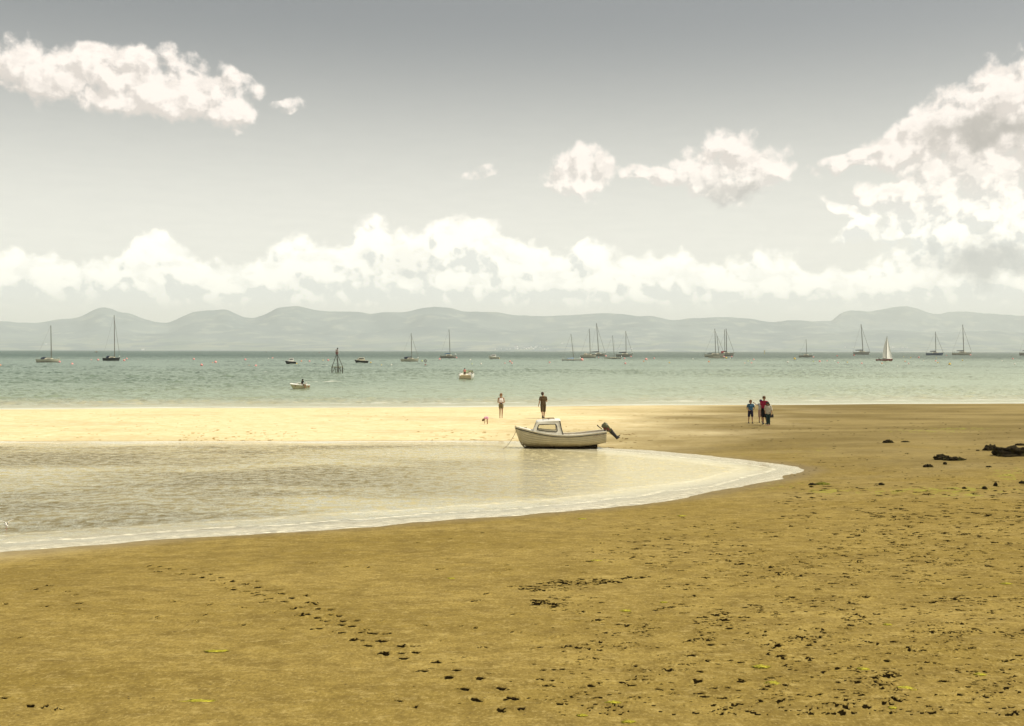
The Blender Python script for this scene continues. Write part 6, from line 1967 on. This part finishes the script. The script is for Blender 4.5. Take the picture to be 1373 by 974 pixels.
for (px, py, hw, hh, lab, cat, nm, mt) in (
        (1362, 611, 28, 8.5, 'largest dark weed covered rock, cut off by the right edge', 'rock', 'rock', ROCKM),
        (1328, 604, 9.5, 5.6, 'rounded dark rock just left of the largest rock', 'rock', 'rock', ROCKM),
        (1262, 616.5, 10, 4.8, 'humped left end of the long low dark rock', 'rock', 'rock', ROCKM),
        (1281, 617.3, 14, 2.6, 'long low dark rock trailing right of a humped one', 'rock', 'rock', ROCKM),
        (1244, 626.6, 6.2, 3.2, 'small brown topped rock below the long low rock', 'rock', 'rock', ROCKM),
        (1190.5, 594, 7.2, 3.2, 'flat dark rock furthest up the beach, left of a green streak', 'rock', 'rock', ROCKM),
        (1214, 593, 5.5, 1.1, 'thin dark flat rock at the right end of the green streak', 'rock', 'rock', ROCKM),
        (1182, 650.6, 3.6, 2.0, 'small dark stone right of the weedy green mound', 'stone', 'stone', ROCKM),
        (1267, 623, 2.4, 2.0, 'tiny dark stone under the long low rock', 'stone', 'stone', ROCKM),
        (1320.4, 656, 2.8, 2.4, 'rounded dark stone left of the upright dark stone', 'stone', 'stone', ROCKM),
        (1335, 652, 2.2, 4.0, 'upright dark stone near the right edge', 'stone', 'stone', ROCKM),
        (1293, 655.4, 2.6, 1.6, 'small dark stone with a green tail near the right', 'stone', 'stone', ROCKM),
        (1369, 597.5, 7, 1.8, 'flat dark rock on the right edge above the largest rock', 'rock', 'rock', ROCKM),
        (1371, 648.5, 4, 2.0, 'small dark stone on the right edge below the rocks', 'stone', 'stone', ROCKM),
        (1326, 626.5, 3.2, 1.2, 'flat dark stone left of the green specks', 'stone', 'stone', ROCKM),
        (1311, 604.5, 2.2, .9, 'tiny flat stone left of the rounded rock', 'stone', 'stone', ROCKM),
        (1335, 658.5, 3.0, .9, 'flat stone under the upright dark stone', 'stone', 'stone', ROCKM),
        (1102, 650, 9.5, 2.0, 'low weedy green mound right of the pool tip', 'seaweed', 'weed_mound', M('green_weed', (0.12, 0.12, 0.015), 0.9, 0.1, 0.6, 5, dirt=(0.02, 0.02, 0.01))),
        (1088.5, 650.6, 5, 1.8, 'dark clump at the left end of the green weed mound', 'seaweed', 'weed_mound', ROCKM)):
    p = P(px, py); sc_ = p.y / FPX
    o = lump(nm, p - Vector((0, 0, 0.02)), hw * sc_ * 0.98, max(hw * 0.6 * sc_, 0.12), hh * sc_ * (1.5 if hh < 3 else 1.15), int(px), mt)
    tag(o, lab, cat)

# bright green sea lettuce
LET = M('sea_lettuce', (0.34, 0.30, 0.03), 0.8, 0.1, 0.6, 12)
LET2 = [(290, 873.5, 17, 'long bright green weed strip, upper of two on the left sand'), (269, 941, 24, 'longest bright green weed strip, lower left foreground'), (914, 692, 6, 'small green weed scrap just below the pool edge'),
        (1020, 894.5, 11, 'bright green weed tuft right of the churned trail'), (1037, 916.5, 10, 'green and black weed tuft below the bright tuft'), (1313, 905, 9, 'yellow green weed clump at lower right'),
        (822, 942.5, 9, 'green weed patch in the lower centre foreground'), (842, 968.5, 9, 'green weed patch on the bottom edge at centre'), (1215, 923.5, 12, 'dark green weed clump in the lower right field'),
        (800, 752, 7, 'faint green scrap on bare sand below the pool'), (838, 819.5, 8, 'thin green scrap right of the torn black weed'), (890, 808, 5, 'small pale green scrap in the middle of the field'),
        (1158, 897.5, 8, 'green scrap between the two right hand clumps'), (1190, 838, 6, 'little green scrap under the dark field'), (1350, 783, 7, 'green scrap at the right of the dark field'),
        (780, 960, 7, 'small green scrap at lower centre'), (605, 776, 5, 'faint green scrap left of the black weed'), (780, 696, 6, 'faint green scrap close under the pool edge'), (1197, 950, 6, 'pale green scrap low in the right foreground')]
for i, (px, py, hw, lab) in enumerate(LET2):
    p = P(px, py); sc_ = p.y / FPX
    o = lump('sea_lettuce', p + Vector((0, 0, 0.004)), hw * 0.85 * sc_, hw * 0.85 * sc_ * (0.30 if px < 300 else 0.75), 0.009, 300 + i, LET, (64, 12), 0.85, 5.0)
    tag(o, lab, 'seaweed')
    if py > 880 and px > 800 and i % 2 == 0:
        pass

# black weed scraps lying over the churned sand
WEED = M('black_wrack', (0.016, 0.011, 0.005), 1.0, 0.0, 0.6, 14)
protos = []
for i in range(6):
    o = lump('seaweed_scrap', (0, 0, 0), 1.0, 0.7, 0.35, 700 + i, WEED, (28, 10), 0.75, 3.0)
    protos.append(o)
cand = [m_ for m_ in MARKS if m_[1] < 46 and m_[6] > 0.55 and (m_[0] / m_[1] * 1500 + 686) > 560]
rs = random.Random(11); rs.shuffle(cand)
used_ = [False] * 6
for i, (mx, my, rx, ry, rot, dep, dark) in enumerate(cand[:280]):
    o = protos[i % 6] if not used_[i % 6] else protos[i % 6].copy()
    if used_[i % 6]: COL.objects.link(o)
    used_[i % 6] = True
    k = rs.uniform(0.016, 0.042)
    x, y = mx + rs.uniform(-.04, .04), my + rs.uniform(-.04, .04)
    o.location = (x, y, ground_z(x, y) - 0.004)
    o.scale = (k * rs.uniform(0.8, 1.5), k, k * rs.uniform(0.3, 0.8)); o.rotation_euler = (0, 0, rs.uniform(0, 6.28))
    tag(o, 'small ragged black weed scrap on the trampled sand', 'seaweed', 'weed scraps on the trampled sand')
